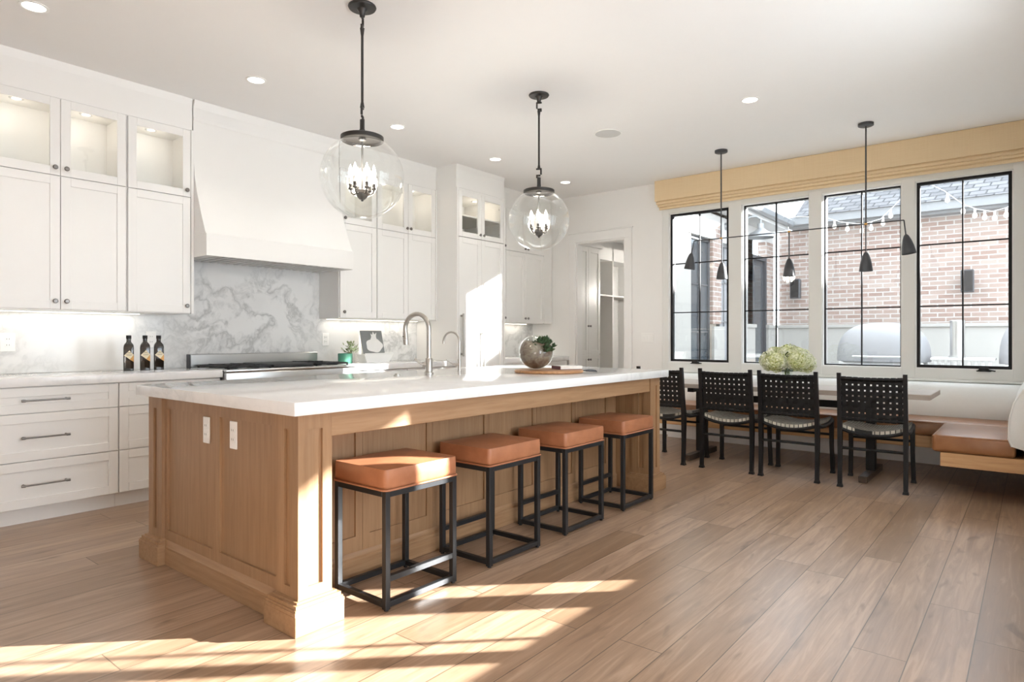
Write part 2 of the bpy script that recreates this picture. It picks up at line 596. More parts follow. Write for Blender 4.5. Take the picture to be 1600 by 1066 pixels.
for n, (a, b) in enumerate(WIN):
    black = n in (0, 3)
    lab = ['tall black framed casement window nearest the doorway', 'tall window with thin black bars behind the flowers and lamp shade',
           'tall window with thin black bars between the flowers and the end casement', 'tall black framed casement window above the bench corner'][n]
    win = thing('window_%d' % (n + 1), lab, 'window', (XW + .05, (a + b) / 2, SILL), kind='structure')
    fw = .026 if black else .012
    x0, x1 = (XW + .012, XW + .062) if black else (XW + .045, XW + .07)
    f = MB()
    f.box(x0, x1, a, a + fw, SILL, HEAD).box(x0, x1, b - fw, b, SILL, HEAD)
    f.box(x0, x1, a + fw, b - fw, SILL, SILL + fw).box(x0, x1, a + fw, b - fw, HEAD - fw, HEAD)
    f.build('window_frame', 'black_metal', win)
    jm = MB()
    j0, j1 = (x1, XW + .12)
    jm.box(j0, j1, a, a + .014, SILL, HEAD).box(j0, j1, b - .014, b, SILL, HEAD).box(j0, j1, a, b, SILL, SILL + .014).box(j0, j1, a, b, HEAD - .014, HEAD)
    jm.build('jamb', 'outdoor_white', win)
    xm = (x0 + x1) / 2
    ym = (a + b) / 2
    MB().box(xm - .012, xm + .012, ym - .006, ym + .006, SILL + fw, HEAD - fw).build('muntin', 'black_metal', win)
    for z in (1.467, 2.05):
        MB().box(xm - .011, xm + .011, a + fw, b - fw, z - .006, z + .006).build('muntin', 'black_metal', win)
    MB().box(xm - .002, xm + .002, a + fw, b - fw, SILL + fw, HEAD - fw).build('pane', 'window_glass', win)
    if black:
        yc = 3.074 if n == 0 else .355
        c = MB()
        c.box(XW - .045, XW - .006, yc - .055, yc + .055, SILL - .022, SILL - .014, .002)
        c.prism([(XW - .010, yc - .045, SILL - .014), (XW - .010, yc + .045, SILL - .014), (XW - .010, yc + .03, SILL + .012), (XW - .010, yc - .03, SILL + .012)], (-.03, 0, 0))
        c.tube([(XW - .035, yc - .02, SILL - .004), (XW - .05, yc - .05, SILL - .010), (XW - .05, yc - .085, SILL - .016)], .006, 8)
        c.build('crank_handle', 'black_metal', win)

# windows in the wall beside the bench
for n, (a, b) in enumerate(GL):
    win = thing('window_%d' % (n + 5), ['tall window in the side wall farthest from the bench', 'wide window in the side wall', 'narrow window in the side wall near the bench'][n], 'window', ((a + b) / 2, YR - .15, .74), kind='structure')
    MB().box(a, b, YR - .17, YR - .15, .74, .755).box(a, b, YR - .17, YR - .15, 2.632, 2.647).build('window_frame', 'black_metal', win)
    if n == 1:
        MB().box(3.757, 3.772, YR - .17, YR - .15, .755, 2.632).build('muntin', 'black_metal', win)
    MB().box(a, b, YR - .162, YR - .158, .755, 2.632).build('pane', 'window_glass', win)

# doorway to the mud room
d = thing('door_1', 'white cased doorway opening into the mud room', 'doorway', (XW, 4.38, 0), kind='structure')
c = MB()
c.box(XW - .022, XW, 3.91, 4.01, 0, 2.43, .003).box(XW - .022, XW, 4.75, 4.85, 0, 2.43, .003).box(XW - .022, XW, 3.91, 4.85, 2.43, 2.555, .003)
c.box(XW - .034, XW, 3.895, 4.865, 2.545, 2.562, .003)
c.build('casing', 'trim_paint', d)
MB().box(XW, XW + .12, 4.01, 4.03, 0, 2.43).box(XW, XW + .12, 4.73, 4.75, 0, 2.43).box(XW, XW + .12, 4.03, 4.73, 2.41, 2.43).build('jamb', 'trim_paint', d)
struct('baseboard_right', MB().box(XW - .018, XW, 3.46, 3.91, 0, .14, .003), 'trim_paint', 'white baseboard between the doorway and the bench', 'baseboard')

# mud room shell
w = MB()
w.box(XW + .12, 10.8, 5.60, 5.75, 0, ZC).box(10.6, 10.8, 4.0, 5.6, 0, ZC)
struct('wall_mudroom', w, 'wall_paint', 'white walls of the mud room beyond the doorway', 'wall')
struct('trim_3', MB().box(XW + .12, 10.6, 4.0, 5.6, 2.80, 2.84), 'ceiling_paint', 'lower pale grey ceiling of the mud room', 'ceiling')

# soffits above the cabinets
def soffit(n, x0, x1, y, label):
    s = MB().box(x0, x1, y, YB, 2.80, ZC)
    s.prism([(x0, y, 2.995), (x0, y - .010, ZC), (x0, y, ZC)], (x1 - x0, 0, 0))
    struct('trim_%d' % n, s, 'white_paint', label, 'soffit')
soffit(4, -.6, 2.345, 5.155, 'white soffit with stepped crown above the cabinets beside the hood')
soffit(5, 3.73, 5.008, 5.155, 'white soffit above the cabinets between hood and tall cabinet')
soffit(6, 5.012, 5.82, 4.85, 'white soffit above the tall paneled cabinet')
soffit(7, 5.82, 7.19, 5.155, 'white soffit above the pantry corner cabinets')

# ------------------------------------------------------------------ cabinets
def knob(parent, x, z, y, name='knob'):
    m = MB().cyl((x, y, z), (x, y - .012, z), .006, .005, 12)
    m.lathe([(0, 0), (.010, .001), (.0155, .006), (.0155, .010), (.011, .014), (0, .0155)], seg=16)
    # turn the lathed head to face the room
    return m, parent

def add_knob(parent, x, z, y):
    m = MB()
    m.lathe([(.0055, 0), (.0055, .012), (.012, .014), (.016, .018), (.016, .022), (.011, .027), (0, .028)], seg=16)
    m.spin(R(90), axis='X').move((x, y, z))
    return m.build('knob', 'pewter', parent)

def add_pull(parent, x0, x1, z, y):
    m = MB().cyl((x0, y - .032, z), (x1, y - .032, z), .0055, seg=10)
    for x in (x0 + .012, x1 - .012):
        m.cyl((x, y, z), (x, y - .032, z), .0075, .006, 10)
    m.cyl((x0 - .004, y - .032, z), (x0 + .016, y - .032, z), .008, seg=10).cyl((x1 - .016, y - .032, z), (x1 + .004, y - .032, z), .008, seg=10)
    return m.build('handle', 'pewter', parent)

def leaf_panel(x0, x1, z0, z1, y, rail=.058, depth=.02, rec=.009, glass=False, top=None):
    m = MB()
    t = rail if top is None else top
    b = .0015
    m.box(x0, x0 + rail, y, y + depth, z0, z1, b).box(x1 - rail, x1, y, y + depth, z0, z1, b)
    m.box(x0 + rail, x1 - rail, y, y + depth, z0, z0 + t, b).box(x0 + rail, x1 - rail, y, y + depth, z1 - t, z1, b)
    if not glass:
        m.box(x0 + rail - .003, x1 - rail + .003, y + rec, y + depth - .002, z0 + t - .003, z1 - t + .003)
    return m

def cab_door(unit, x0, x1, z0, z1, y, kn=None, glass=False, rail=.058, hinges=None):
    d = leaf_panel(x0, x1, z0, z1, y, rail, glass=glass).build('door', 'white_paint', unit)
    if glass:
        MB().box(x0 + rail - .004, x1 - rail + .004, y + .009, y + .013, z0 + rail - .004, z1 - rail + .004).build('pane', 'cabinet_glass', d)
    if kn:
        add_knob(d, kn[0], kn[1], y)
    if hinges:
        for z in (z0 + .10, z1 - .10):
            MB().box(hinges - .012, hinges + .012, y + .02, y + .05, z - .012, z + .012, .003).build('hinge', 'pewter', d)
    return d

def carcass(unit, x0, x1, y, zs, left_end=True, right_end=True, back=YB - .004, t=.02, solid_below=None):
    """open-fronted box with shelves at every height of zs; ends reach the face of the doors"""
    m = MB()
    m.box(x0, x0 + t, y + .021, back, zs[0], zs[-1]).box(x1 - t, x1, y + .021, back, zs[0], zs[-1])
    for i, z in enumerate(zs):
        a, b = (z, z + t) if i == 0 else ((z - t, z) if i == len(zs) - 1 else (z - t / 2, z + t / 2))
        m.box(x0 + t, x1 - t, y + .022, back - .012, a, b)
    m.box(x0 + t, x1 - t, back - .012, back, zs[0], zs[-1])
    return m.build('carcass', 'white_paint', unit)

def puck(unit, x, z, y, e=1.6):
    p = MB().lathe([(.042, 0), (.042, -.004), (.028, -.006), (.028, -.003)], (x, y, z), 24).build('cabinet_light', 'steel', unit)
    MB().lathe([(.028, -.003), (0, -.003)], (x, y, z), 24).build('lens', 'lamp_lens', p)
    child_light(unit, 'puck_light', 'POINT', (x, y - .02, z - .09), (0, 0, 0), e * .12, (1, .88, .74), shadow_soft_size=.06)

ZB, ZS, ZT = 1.357, 2.268, 2.80
YU = 5.14
def upper(name, label, x0, x1, splits, low_knobs, high_knobs, first=True, light=True):
    u = thing(name, label, 'cabinet', ((x0 + x1) / 2, YU, ZB), 'white cabinets on the kitchen wall')
    carcass(u, x0, x1, YU, [ZB, ZS, ZT])
    xs = [x0 + .004] + splits + [x1 - .024 if x1 in (2.352, 5.009) else x1 - .004]
    if x1 in (2.352, 5.009):
        MB().box(x1 - .0215, x1, YU, YU + .0205, ZB, ZT).build('end_stile', 'white_paint', u)
    for i in range(len(xs) - 1):
        a, b = xs[i] + .0022, xs[i + 1] - .0022
        cab_door(u, a, b, ZB + .006, ZS - .0025, YU, (low_knobs[i], ZB + .06) if low_knobs[i] else None)
        cab_door(u, a, b, ZS + .0025, ZT - .006, YU, (high_knobs[i], ZS + .052) if high_knobs[i] else None, True)
        if light:
            puck(u, (a + b) / 2, ZT - .02, YU + .17, 4.0)
    return u
upper('wall_cabinet', 'white upper cabinet at the end of the run, away from the hood', .20, 1.043, [.62], [.59, .65], [.59, .65])
upper('wall_cabinet', 'white upper cabinet with a pair of doors above the outlet', 1.045, 1.871, [1.458], [1.424, 1.490], [1.424, 1.490])
upper('wall_cabinet', 'white single door upper cabinet above the dark bottles beside the hood', 1.873, 2.352, [], [2.294], [2.294])
upper('wall_cabinet', 'white single door upper cabinet just past the hood', 3.723, 4.170, [], [3.765], [3.775])
upper('wall_cabinet', 'white upper cabinet with a pair of doors above the cookbook', 4.172, 5.009, [4.587], [None, None], [4.562, 4.612])

# light strips under the wall cabinets
def strip(x0, x1, label):
    s = thing('light_strip', label, 'lamp', ((x0 + x1) / 2, 5.40, ZB - .014))
    MB().box(x0, x1, 5.385, 5.415, ZB - .006, ZB - .001).build('channel', 'steel', s)
    MB().box(x0, x1, 5.39, 5.41, ZB - .009, ZB - .006).build('diffuser', 'led_strip', s)
    child_light(s, 'strip_light', 'AREA', ((x0 + x1) / 2, 5.40, ZB - .012), (0, 0, 0), 0.75 * (x1 - x0), (1, .90, .78), shape='RECTANGLE', size=x1 - x0, size_y=.03)
strip(.25, 2.05, 'glowing light strip under the cabinets above the bottles')
strip(3.76, 4.95, 'glowing light strip under the cabinets above the cookbook')

# base cabinets
def base(label, x0, x1, fronts, y=4.87, pulls=True, toe=True):
    u = thing('base_cabinet', label, 'cabinet', ((x0 + x1) / 2, y, 0), 'white base cabinets')
    MB().box(x0, x1, y + .021, YB - .01, .10, .862).build('carcass', 'white_paint', u)
    MB().box(x0, x1, y + .075, YB - .02, 0, .10).build('toe_kick', 'white_paint', u)
    for a, b, z0, z1 in fronts:
        d = leaf_panel(a + .0025, b - .0025, z0 + .0025, z1 - .0025, y).build('drawer', 'white_paint', u)
        if pulls:
            c = (a + b) / 2
            hl = .125 if b - a > .6 else .09
            add_pull(d, c - hl, c + hl, (z0 + z1) / 2, y)
    return u
Z3 = [(.695, .860), (.397, .695), (.104, .397)]
base('white base cabinet with three pull handle drawers under the counter outlet', .875, 1.720, [(.875, 1.720, a, b) for a, b in Z3])
base('white drawer base cabinet beyond the open floor end', .03, .873, [(.03, .873, a, b) for a, b in Z3])
base('white drawer base cabinet beside the range, under the dark bottles', 1.722, 2.430, [(1.722, 2.430, a, b) for a, b in Z3])
base('white drawer base cabinet just past the range', 3.670, 4.330, [(3.670, 4.330, a, b) for a, b in Z3])
base('white drawer base cabinet against the tall paneled cabinet', 4.332, 5.005, [(4.332, 5.005, a, b) for a, b in Z3])

def slab(label, x0, x1, y0, name='countertop', mat='counter_marble'):
    o = MB().box(x0, x1, y0, YB - .001, .864, .919, .003, 2).build(name, mat)
    return tag(o, label, 'countertop')
slab('white marble countertop carrying the dark bottles', -.02, 2.436, 4.845)
slab('white marble countertop carrying the green pot and cookbook', 3.664, 5.008, 4.845)

bs = MB().box(-.02, 2.352, YB - .018, YB - .001, .920, ZB - .001).box(2.352, 3.722, YB - .018, YB - .001, .920, 1.86).box(3.722, 5.008, YB - .018, YB - .001, .920, ZB - .001)
tag(bs.build('backsplash', 'splash_marble'), 'grey veined white marble backsplash behind the range and bottles', 'backsplash')

# range hood
h = thing('range_hood', 'white flared plaster range hood above the steel range', 'range hood', (3.037, 5.2, 1.80))
prof = [(YB - .002, ZC - .002), (5.152, ZC - .002), (5.152, 2.78), (5.148, 2.60), (5.132, 2.45), (5.093, 2.313), (5.019, 2.129), (4.955, 1.99), (4.944, 1.975), (YB - .002, 1.975)]
hb = MB()
hx0, hx1 = 2.353, 3.721
def hood_x(z):
    return 0
hb.prism([(hx0, y, z) for y, z in prof], (hx1 - hx0, 0, 0))
hb.build('body', 'white_paint', h, angle=20)
c = MB()
c.prism([(hx0 + .003, 5.15, 2.985), (hx0 + .003, 5.135, ZC - .002), (hx0 + .003, 5.15, ZC - .002)], (hx1 - hx0 - .006, 0, 0))
c.prism([(hx0 + .003, 5.15, 2.88), (hx0 + .003, 5.144, 2.89), (hx0 + .003, 5.144, 2.91), (hx0 + .003, 5.15, 2.91)], (hx1 - hx0 - .006, 0, 0))
c.build('crown', 'white_paint', h)
b = MB()
b.box(hx0, hx1, 4.936, 4.962, 1.803, 1.974, .002).box(hx0, hx0 + .085, 4.962, YB - .02, 1.803, 1.974).box(hx1 - .085, hx1, 4.962, YB - .02, 1.803, 1.974)
b.build('lower_band', 'white_paint', h)
f = MB().box(hx0 + .085, hx1 - .085, 4.962, YB - .02, 1.834, 1.84)
f.build('liner', 'cast_iron', h)
for i in range(16):
    x = hx0 + .12 + i * .0715
    MB().box(x, x + .036, 4.99, YB - .05, 1.804, 1.828, .004).build('baffle', 'baffle_steel', h)

# range
r = thing('range', 'wide stainless steel gas range under the white hood', 'range', (3.05, 5.15, 0))
RX0, RX1 = 2.442, 3.660
MB().box(RX0, RX1, 4.86, YB - .02, .09, .898).build('body', 'steel', r)
MB().box(RX0 + .02, RX1 - .02, 4.93, YB - .06, 0, .09).build('toe_kick', 'slate_black', r)
MB().box(RX0, RX1, 4.80, YB - .085, .899, .921, .006, 2).build('cooktop', 'steel', r)
MB().box(RX0, RX1, 4.80, 4.859, .77, .898, .008, 2).build('control_panel', 'steel', r)
bgd = MB().box(RX0 + .004, RX1, YB - .080, YB - .020, .922, 1.030, .004)
bgd.build('backguard', 'steel', r)
MB().box(RX0, RX0 + .004, YB - .082, YB - .020, .899, 1.030).build('end_trim', 'slate_black', r)
for i in range(8):
    x = RX0 + .10 + i * .145
    k = MB().lathe([(.024, 0), (.026, .004), (.021, .012), (.019, .038), (0, .040)], seg=18)
    k.spin(R(90), axis='X').move((x, 4.80, .800)); k.build('control_knob', 'slate_black', r)
def oven(x0, x1):
    d = MB().box(x0, x1, 4.835, 4.859, .16, .755, .004).build('oven_door', 'steel', r)
    m = MB().cyl((x0 + .04, 4.78, .70), (x1 - .04, 4.78, .70), .012)
    for x in (x0 + .08, x1 - .08): m.cyl((x, 4.835, .70), (x, 4.78, .70), .009)
    m.build('handle', 'steel', d)
    MB().box(x0 + .12, x1 - .12, 4.831, 4.8345, .32, .60).build('glass', 'dark_glass', d)
oven(RX0 + .01, 3.17); oven(3.18, RX1 - .01)
def grate(x0, x1):
    m = MB()
    y0, y1 = 4.87, 5.385
    z0, z1 = .930, .946
    for x in (x0, (x0 + x1) / 2 - .007, x1 - .014):
        m.box(x, x + .014, y0, y1, z0, z1, .003)
    for y in (y0, (y0 + y1) / 2 - .007, y1 - .014):
        m.box(x0, x1, y, y + .014, z0, z1, .003)
    for cyq in (y0 + .13, y1 - .13):
        for cx in ((x0 * 3 + x1) / 4, (x0 + x1 * 3) / 4):
            m.box(cx - .075, cx - .02, cyq - .006, cyq + .006, z0, z1 + .004).box(cx + .02, cx + .075, cyq - .006, cyq + .006, z0, z1 + .004)
            m.box(cx - .006, cx + .006, cyq - .11, cyq - .03, z0, z1 + .004).box(cx - .006, cx + .006, cyq + .03, cyq + .11, z0, z1 + .004)
            m.lathe([(.05, .922), (.05, .930), (.035, .936), (.035, .941), (0, .942)], (cx, cyq, 0), 20)
    for x in (x0, x1 - .014):
        for y in (y0, y1 - .014):
            m.box(x, x + .014, y, y + .014, .921, z0)
    m.build('grate', 'cast_iron', r)
grate(2.49, 2.86); grate(3.28, 3.62)
MB().box(2.88, 3.26, 4.87, 5.385, .922, .950, .008, 2).build('griddle_cover', 'cast_iron', r)

# tall paneled cabinet
TY = 4.836
t = thing('tall_cabinet', 'tall white paneled cabinet standing out from the kitchen wall with glass doors on top', 'cabinet', (5.41, 5.15, 0))
MB().box(5.011, 5.035, TY, YB - .003, 0, ZT).box(5.797, 5.82, TY, YB - .003, 0, ZT).box(5.035, 5.797, YB - .02, YB - .003, .1, ZT) \
    .box(5.035, 5.797, TY + .022, YB - .02, .1, ZS).box(5.035, 5.797, TY + .022, YB - .02, ZT - .022, ZT).box(5.035, 5.797, TY + .07, YB - .02, 0, .1).build('carcass', 'white_paint', t)
xm = 5.405
for a, b, kx, hx in ((5.039, xm - .002, xm - .03, 5.055), (xm + .002, 5.793, xm + .03, 5.777)):
    d = leaf_panel(a, b, .105, ZS - .003, TY, .06).build('door', 'white_paint', t)
    if a < 5.1:
        m = MB().box(5.062, 5.082, TY - .045, TY - .030, .965, 1.43, .003)
        for z in (.99, 1.405): m.box(5.064, 5.080, TY - .030, TY, z - .01, z + .01)
        m.build('handle', 'nickel', d)
    else:
        m = MB().box(xm + .012, xm + .026, TY - .045, TY - .032, .60, 1.25, .003)
        for z in (.63, 1.22): m.box(xm + .013, xm + .025, TY - .032, TY, z - .01, z + .01)
        m.build('handle', 'white_paint', d)
    cab_door(t, a, b, ZS + .004, ZT - .03, TY, (kx, ZS + .05), True, .055, hx)
MB().box(5.036, 5.796, TY + .03, YB - .025, 2.505, 2.523).build('shelf', 'white_paint', t)
puck(t, 5.20, ZT - .022, TY + .30, 4.5); puck(t, 5.62, ZT - .022, TY + .30, 4.5)

# pantry corner past the tall cabinet
p = thing('wall_cabinet', 'white three door upper cabinet in the pantry corner beside the doorway', 'cabinet', (6.4, YU, ZB), 'white cabinets on the kitchen wall')
MB().box(5.822, 7.19, YU + .021, YB - .003, ZB, ZT).box(7.012, 7.19, YU, YU + .021, ZB, ZT).build('carcass', 'white_paint', p)
for a, b, k in ((5.83, 6.205, 6.175), (6.21, 6.613, 6.585), (6.617, 7.010, 6.645)):
    cab_door(p, a, b, ZB + .006, ZS - .003, YU, (k, ZB + .06))
    cab_door(p, a, b, ZS + .003, ZT - .006, YU, (k, ZS + .05))
strip(5.95, 6.95, 'glowing light strip under the pantry corner cabinet')
base('white base cabinet in the pantry corner', 5.824, 7.17, [(5.83, 6.27, .104, .860), (6.27, 6.72, .104, .860), (6.72, 7.165, .104, .860)], pulls=False)
slab('marble countertop in the pantry corner under the lit strip', 5.822, 7.198, 4.845)
tag(MB().box(5.822, 7.198, YB - .018, YB - .001, .920, ZB - .001).build('backsplash', 'splash_marble'), 'marble backsplash of the pantry corner beyond the tall cabinet', 'backsplash')

# ------------------------------------------------------------------ island
isl = thing('kitchen_island', 'long oak kitchen island with corner posts and recessed panels under a white marble top', 'kitchen island', (3.0, 2.95, 0))
IX0, IX1, IY0, IY1, IZ = 1.44, 4.60, 2.26, 3.665, .864
def post(x0, x1, y0, y1):
    p = MB().box(x0 + .012, x1 - .012, y0 + .012, y1 - .012, 0, IZ)
    st = .045
    zb, zt = .13, .80
    for (a, b, along) in ((y0, y0 + .012, 'x'), (y1 - .012, y1, 'x'), (x0, x0 + .012, 'y'), (x1 - .012, x1, 'y')):
        def B(u0, u1, z0, z1):
            if along == 'x': p.box(u0, u1, a, b, z0, z1)
            else: p.box(a, b, u0, u1, z0, z1)
        u0, u1 = (x0, x1) if along == 'x' else (y0, y1)
        if along == 'y': u0, u1 = y0 + .012, y1 - .012
        B(u0, u0 + st, .0, IZ); B(u1 - st, u1, .0, IZ)
        B(u0 + st, u1 - st, zt, IZ); B(u0 + st, u1 - st, 0, zb + .04)
    o = p.build('post', 'oak', isl)
    q = MB()
    e = .036
    q.box(x0 - e, x1 + e, y0 - e, y1 + e, 0, .082, .002)
    n = [(e, .082), (e, .096), (e - .008, .104), (e - .012, .118), (.004, .126), (.0, .130)]
    # stepped moulding cap, one ring of boxes per step
    for (o1, z1), (o2, z2) in zip(n, n[1:]):
        k = (o1 + o2) / 2
        if z2 > z1: q.box(x0 - k, x1 + k, y0 - k, y1 + k, z1, z2)
    q.build('plinth', 'oak_rail', o)
PW = .158
for x0 in (IX0, IX1 - PW):
    for y0 in (IY0, IY1 - PW):
        post(x0, x0 + PW, y0, y0 + PW)
# end panels (one facing the open floor, one facing the table)
def end_panel(x, sgn):
    m = MB()
    y0, y1 = IY0 + PW, IY1 - PW
    d0, d1 = (x, x + .02 * sgn)
    e0, e1 = (x + .011 * sgn, x + .018 * sgn)
    ym = (y0 + y1) / 2
    m.box(d0, d1, y0, y0 + .03, .09, IZ).box(d0, d1, y1 - .03, y1, .09, IZ).box(d0, d1, ym - .036, ym + .036, .175, .802)
    m.box(d0, d1, y0 + .03, y1 - .03, .802, IZ).box(d0, d1, y0 + .03, y1 - .03, .09, .175)
    m.box(e0, e1, y0 + .03, y1 - .03, .17, .81)
    o = m.build('end_panel', 'oak', isl)
    q = MB()
    s = -sgn
    q.box(d0, d0 + .014 * s, y0, y1, 0, .082, .002)
    q.prism([(d0, y0, .082), (d0 + .014 * s, y0, .082), (d0 + .014 * s, y0, .094), (d0 + .008 * s, y0, .102), (d0 + .006 * s, y0, .114), (d0, y0, .124)], (0, y1 - y0, 0))
    q.build('base_moulding', 'oak_end_rail', o)
end_panel(IX0 + .016, 1)
end_panel(IX1 - .016, -1)
# recessed panel on the seating side
YP = 2.565
m = MB()
seams = [1.525, 1.992, 2.465, 2.935, 3.416, 3.88, 4.345, 4.52]
for i in range(len(seams) - 1):
    a, b = seams[i], seams[i + 1]
    if i == len(seams) - 2:
        m.box(a, b, YP, YP + .02, .1, IZ); continue
    m.box(a + .001, a + .042, YP, YP + .02, .1, IZ).box(b - .042, b - .001, YP, YP + .02, .1, IZ)
    m.box(a + .042, b - .042, YP, YP + .02, .1, .20).box(a + .042, b - .042, YP, YP + .02, .79, IZ)
    m.box(a + .04, b - .04, YP + .010, YP + .018, .19, .80)
pn = m.build('seating_panel', 'oak', isl)
q = MB()
q.box(IX0 + PW, IX1 - PW, YP - .016, YP, 0, .082, .002)
q.prism([(IX0 + PW, YP, .082), (IX0 + PW, YP - .016, .082), (IX0 + PW, YP - .016, .096), (IX0 + PW, YP - .008, .104), (IX0 + PW, YP - .006, .116), (IX0 + PW, YP, .126)], (IX1 - IX0 - 2 * PW, 0, 0))
q.build('base_moulding', 'oak_rail', pn)
# short returns between posts and recessed panel
for a, b in ((IX0 + .04, IX0 + PW - .012), (IX1 - PW + .012, IX1 - .04)):
    MB().box(a, b, IY0 + PW, YP + .02, 0, IZ).build('side_return', 'oak', isl)
MB().box(IX0 + PW, IX1 - PW, IY0 + .006, IY0 + .030, .760, IZ, .002).build('apron', 'oak_rail', isl)
MB().box(IX0 + .04, IX1 - .04, YP + .02, IY1 - .06, .02, IZ - .002).build('core', 'oak', isl)
for i in range(6):
    a = IX0 + PW + i * .474
    leaf_panel(a + .002, a + .472, .10, IZ - .02, IY1 - .06, .06).build('door', 'oak', isl)

top = MB().box(IX0 - .05, IX1 + .045, IY0 - .055, IY1 + .04, IZ + .001, .919, .004, 2)
tag(top.build('island_countertop', 'counter_marble'), 'thick white marble top of the oak island', 'countertop')

# power outlets and switches
def plate(name, label, c, w, h, face, kind):
    """face: '-y', '-x' ; c = centre on the surface"""
    o = thing(name, label, 'outlet' if kind == 'outlet' else 'switch', c)
    x, y, z = c
    def B(u0, u1, z0, z1, d0, d1, bev=0):
        if face == '-y': return MB().box(x + u0, x + u1, y - d1, y - d0, z + z0, z + z1, bev)
        return MB().box(x - d1, x - d0, y + u0, y + u1, z + z0, z + z1, bev)
    B(-w / 2, w / 2, -h / 2, h / 2, 0, .006, .002).build('plate', 'white_plastic', o)
    if kind == 'outlet':
        for s in (-1, 1):
            rcp = B(-.017, .017, s * .021 - .014, s * .021 + .014, .006, .0085, .002).build('receptacle', 'white_plastic', o)
            for u in (-.007, .007):
                B(u - .0012, u + .0012, s * .021 - .003, s * .021 + .007, .0085, .0089).build('slot', 'dark_slot', rcp)
    else:
        n = 3 if w > .1 else 1
        for i in range(n):
            u = (i - (n - 1) / 2) * .046
            B(u - .016, u + .016, -.033, .033, .006, .009, .002).build('rocker', 'white_plastic', o)
    return o
plate('wall_outlet', 'white outlet on the marble backsplash under the double door cabinet', (1.243, YB - .018, 1.137), .085, .125, '-y', 'outlet')
plate('wall_outlet', 'white outlet half hidden behind the dark bottles', (2.165, YB - .018, 1.155), .075, .125, '-y', 'outlet')
plate('wall_outlet', 'white outlet on the marble just past the range', (3.79, YB - .018, 1.15), .075, .125, '-y', 'outlet')
plate('wall_outlet', 'white outlet on the oak island end, on the panel away from the stools', (IX0 + .027, 3.069, .728), .062, .125, '-x', 'outlet')
plate('wall_outlet', 'white outlet on the oak island end, on the panel nearer the stools', (IX0 + .027, 2.813, .728), .062, .125, '-x', 'outlet')
plate('wall_switch', 'white triple rocker switch on the wall between doorway and windows', (XW, 3.70, 1.165), .165, .118, '-x', 'switch')

# ------------------------------------------------------------------ bar stools
st = thing('bar_stool', 'x', 'bar stool', (0, 0, 0), 'bar stools along the island')
W, D, T = .4325, .362, .026
hw, hd = W / 2, D / 2
c = MB().box(-hw - .004, hw + .004, -hd - .004, hd + .004, .512, .604, .022, 3)
# crown the cushion a little
for v in c.bm.verts:
    if v.co.z > .585:
        v.co.z += .012 * (1 - min(1, (v.co.x / hw) ** 2)) * (1 - min(1, (v.co.y / hd) ** 2))
bmesh.ops.subdivide_edges(c.bm, edges=[e for e in c.bm.edges if e.calc_length() > .2 and min(v.co.z for v in e.verts) > .58], cuts=6, use_grid_fill=True)
for v in c.bm.verts:
    if v.co.z > .59:
        v.co.z = max(v.co.z, .604 + .012 * (1 - min(1, (v.co.x / hw) ** 2)) * (1 - min(1, (v.co.y / hd) ** 2)))
seat = c.build('seat', 'tan_leather', st, angle=60)
pp = []
for (sx, sy, a0) in ((1, -1, -90), (1, 1, 0), (-1, 1, 90), (-1, -1, 180)):
    for k in range(5):
        a = R(a0 + k * 22.5)
        pp.append((sx * (hw - .018) + .024 * math.cos(a), sy * (hd - .018) + .024 * math.sin(a), .5165))
MB().tube(pp + [pp[0]], .0045, 8).build('piping', 'tan_leather', seat)
for sx in (-1, 1):
    for sy in (-1, 1):
        x, y = sx * (hw - T / 2), sy * (hd - T / 2)
        lg = MB().box(x - T / 2, x + T / 2, y - T / 2, y + T / 2, .006, .511, .0015).build('leg', 'stool_metal', st)
        MB().cyl((x, y, 0), (x, y, .006), .010).build('glide', 'black_metal', lg)
for z0, z1, nm in ((.486, .511, 'top_rail'), (.014, .039, 'base_rail')):
    for s in (-1, 1):
        MB().box(-hw + T, hw - T, s * (hd - T / 2) - .0125, s * (hd - T / 2) + .0125, z0, z1, .0015).build(nm, 'stool_metal', st)
        MB().box(s * (hw - T / 2) - .0125, s * (hw - T / 2) + .0125, -hd + T, hd - T, z0, z1, .0015).build(nm, 'stool_metal', st)
MB().box(-hw + T, hw - T, hd - T / 2 - .0125, hd - T / 2 + .0125, .123, .148, .0015).build('footrest', 'stool_metal', st)
SY = 2.322
labs = ['tan leather bar stool at the open end of the island, sunlight across its seat', 'second tan leather bar stool from the open end of the island',
        'third tan leather bar stool from the open end of the island', 'tan leather bar stool at the table end of the island']
st['label'] = labs[0]
st.location = (2.0, SY, 0); st.rotation_euler = (0, 0, PI)
for i, x in enumerate((2.671, 3.352, 4.040)):
    dup(st, (x, SY, 0), 0, labs[i + 1])

# ------------------------------------------------------------------ globe pendants
pd = thing('pendant_lamp', 'x', 'pendant lamp', (0, 0, 0), 'globe pendants above the island')
can = MB().lathe([(0, 0), (.077, 0), (.079, -.006), (.074, -.014), (.03, -.018), (.018, -.035), (.014, -.06), (0, -.062)]).build('canopy', 'bronze', pd)
def link(z, a):
    m = MB()
    m.box(-.006, .006, -.022, .022, z - .012, z, .002).box(-.006, .006, .010, .022, z - .05, z - .012, .002).box(-.006, .006, -.022, .012, z - .062, z - .050, .002).box(-.006, .006, -.022, -.010, z - .075, z - .062, .002)
    m.spin(a)
    m.build('hook_link', 'bronze', pd)
link(-.058, R(-50)); 
MB().cyl((0, 0, -.125), (0, 0, -.165), .013, .008).cyl((0, 0, -.165), (0, 0, -.545), .0075, seg=12).cyl((0, 0, -.545), (0, 0, -.575), .008, .013).build('rod', 'bronze', pd)
link(-.570, R(130))
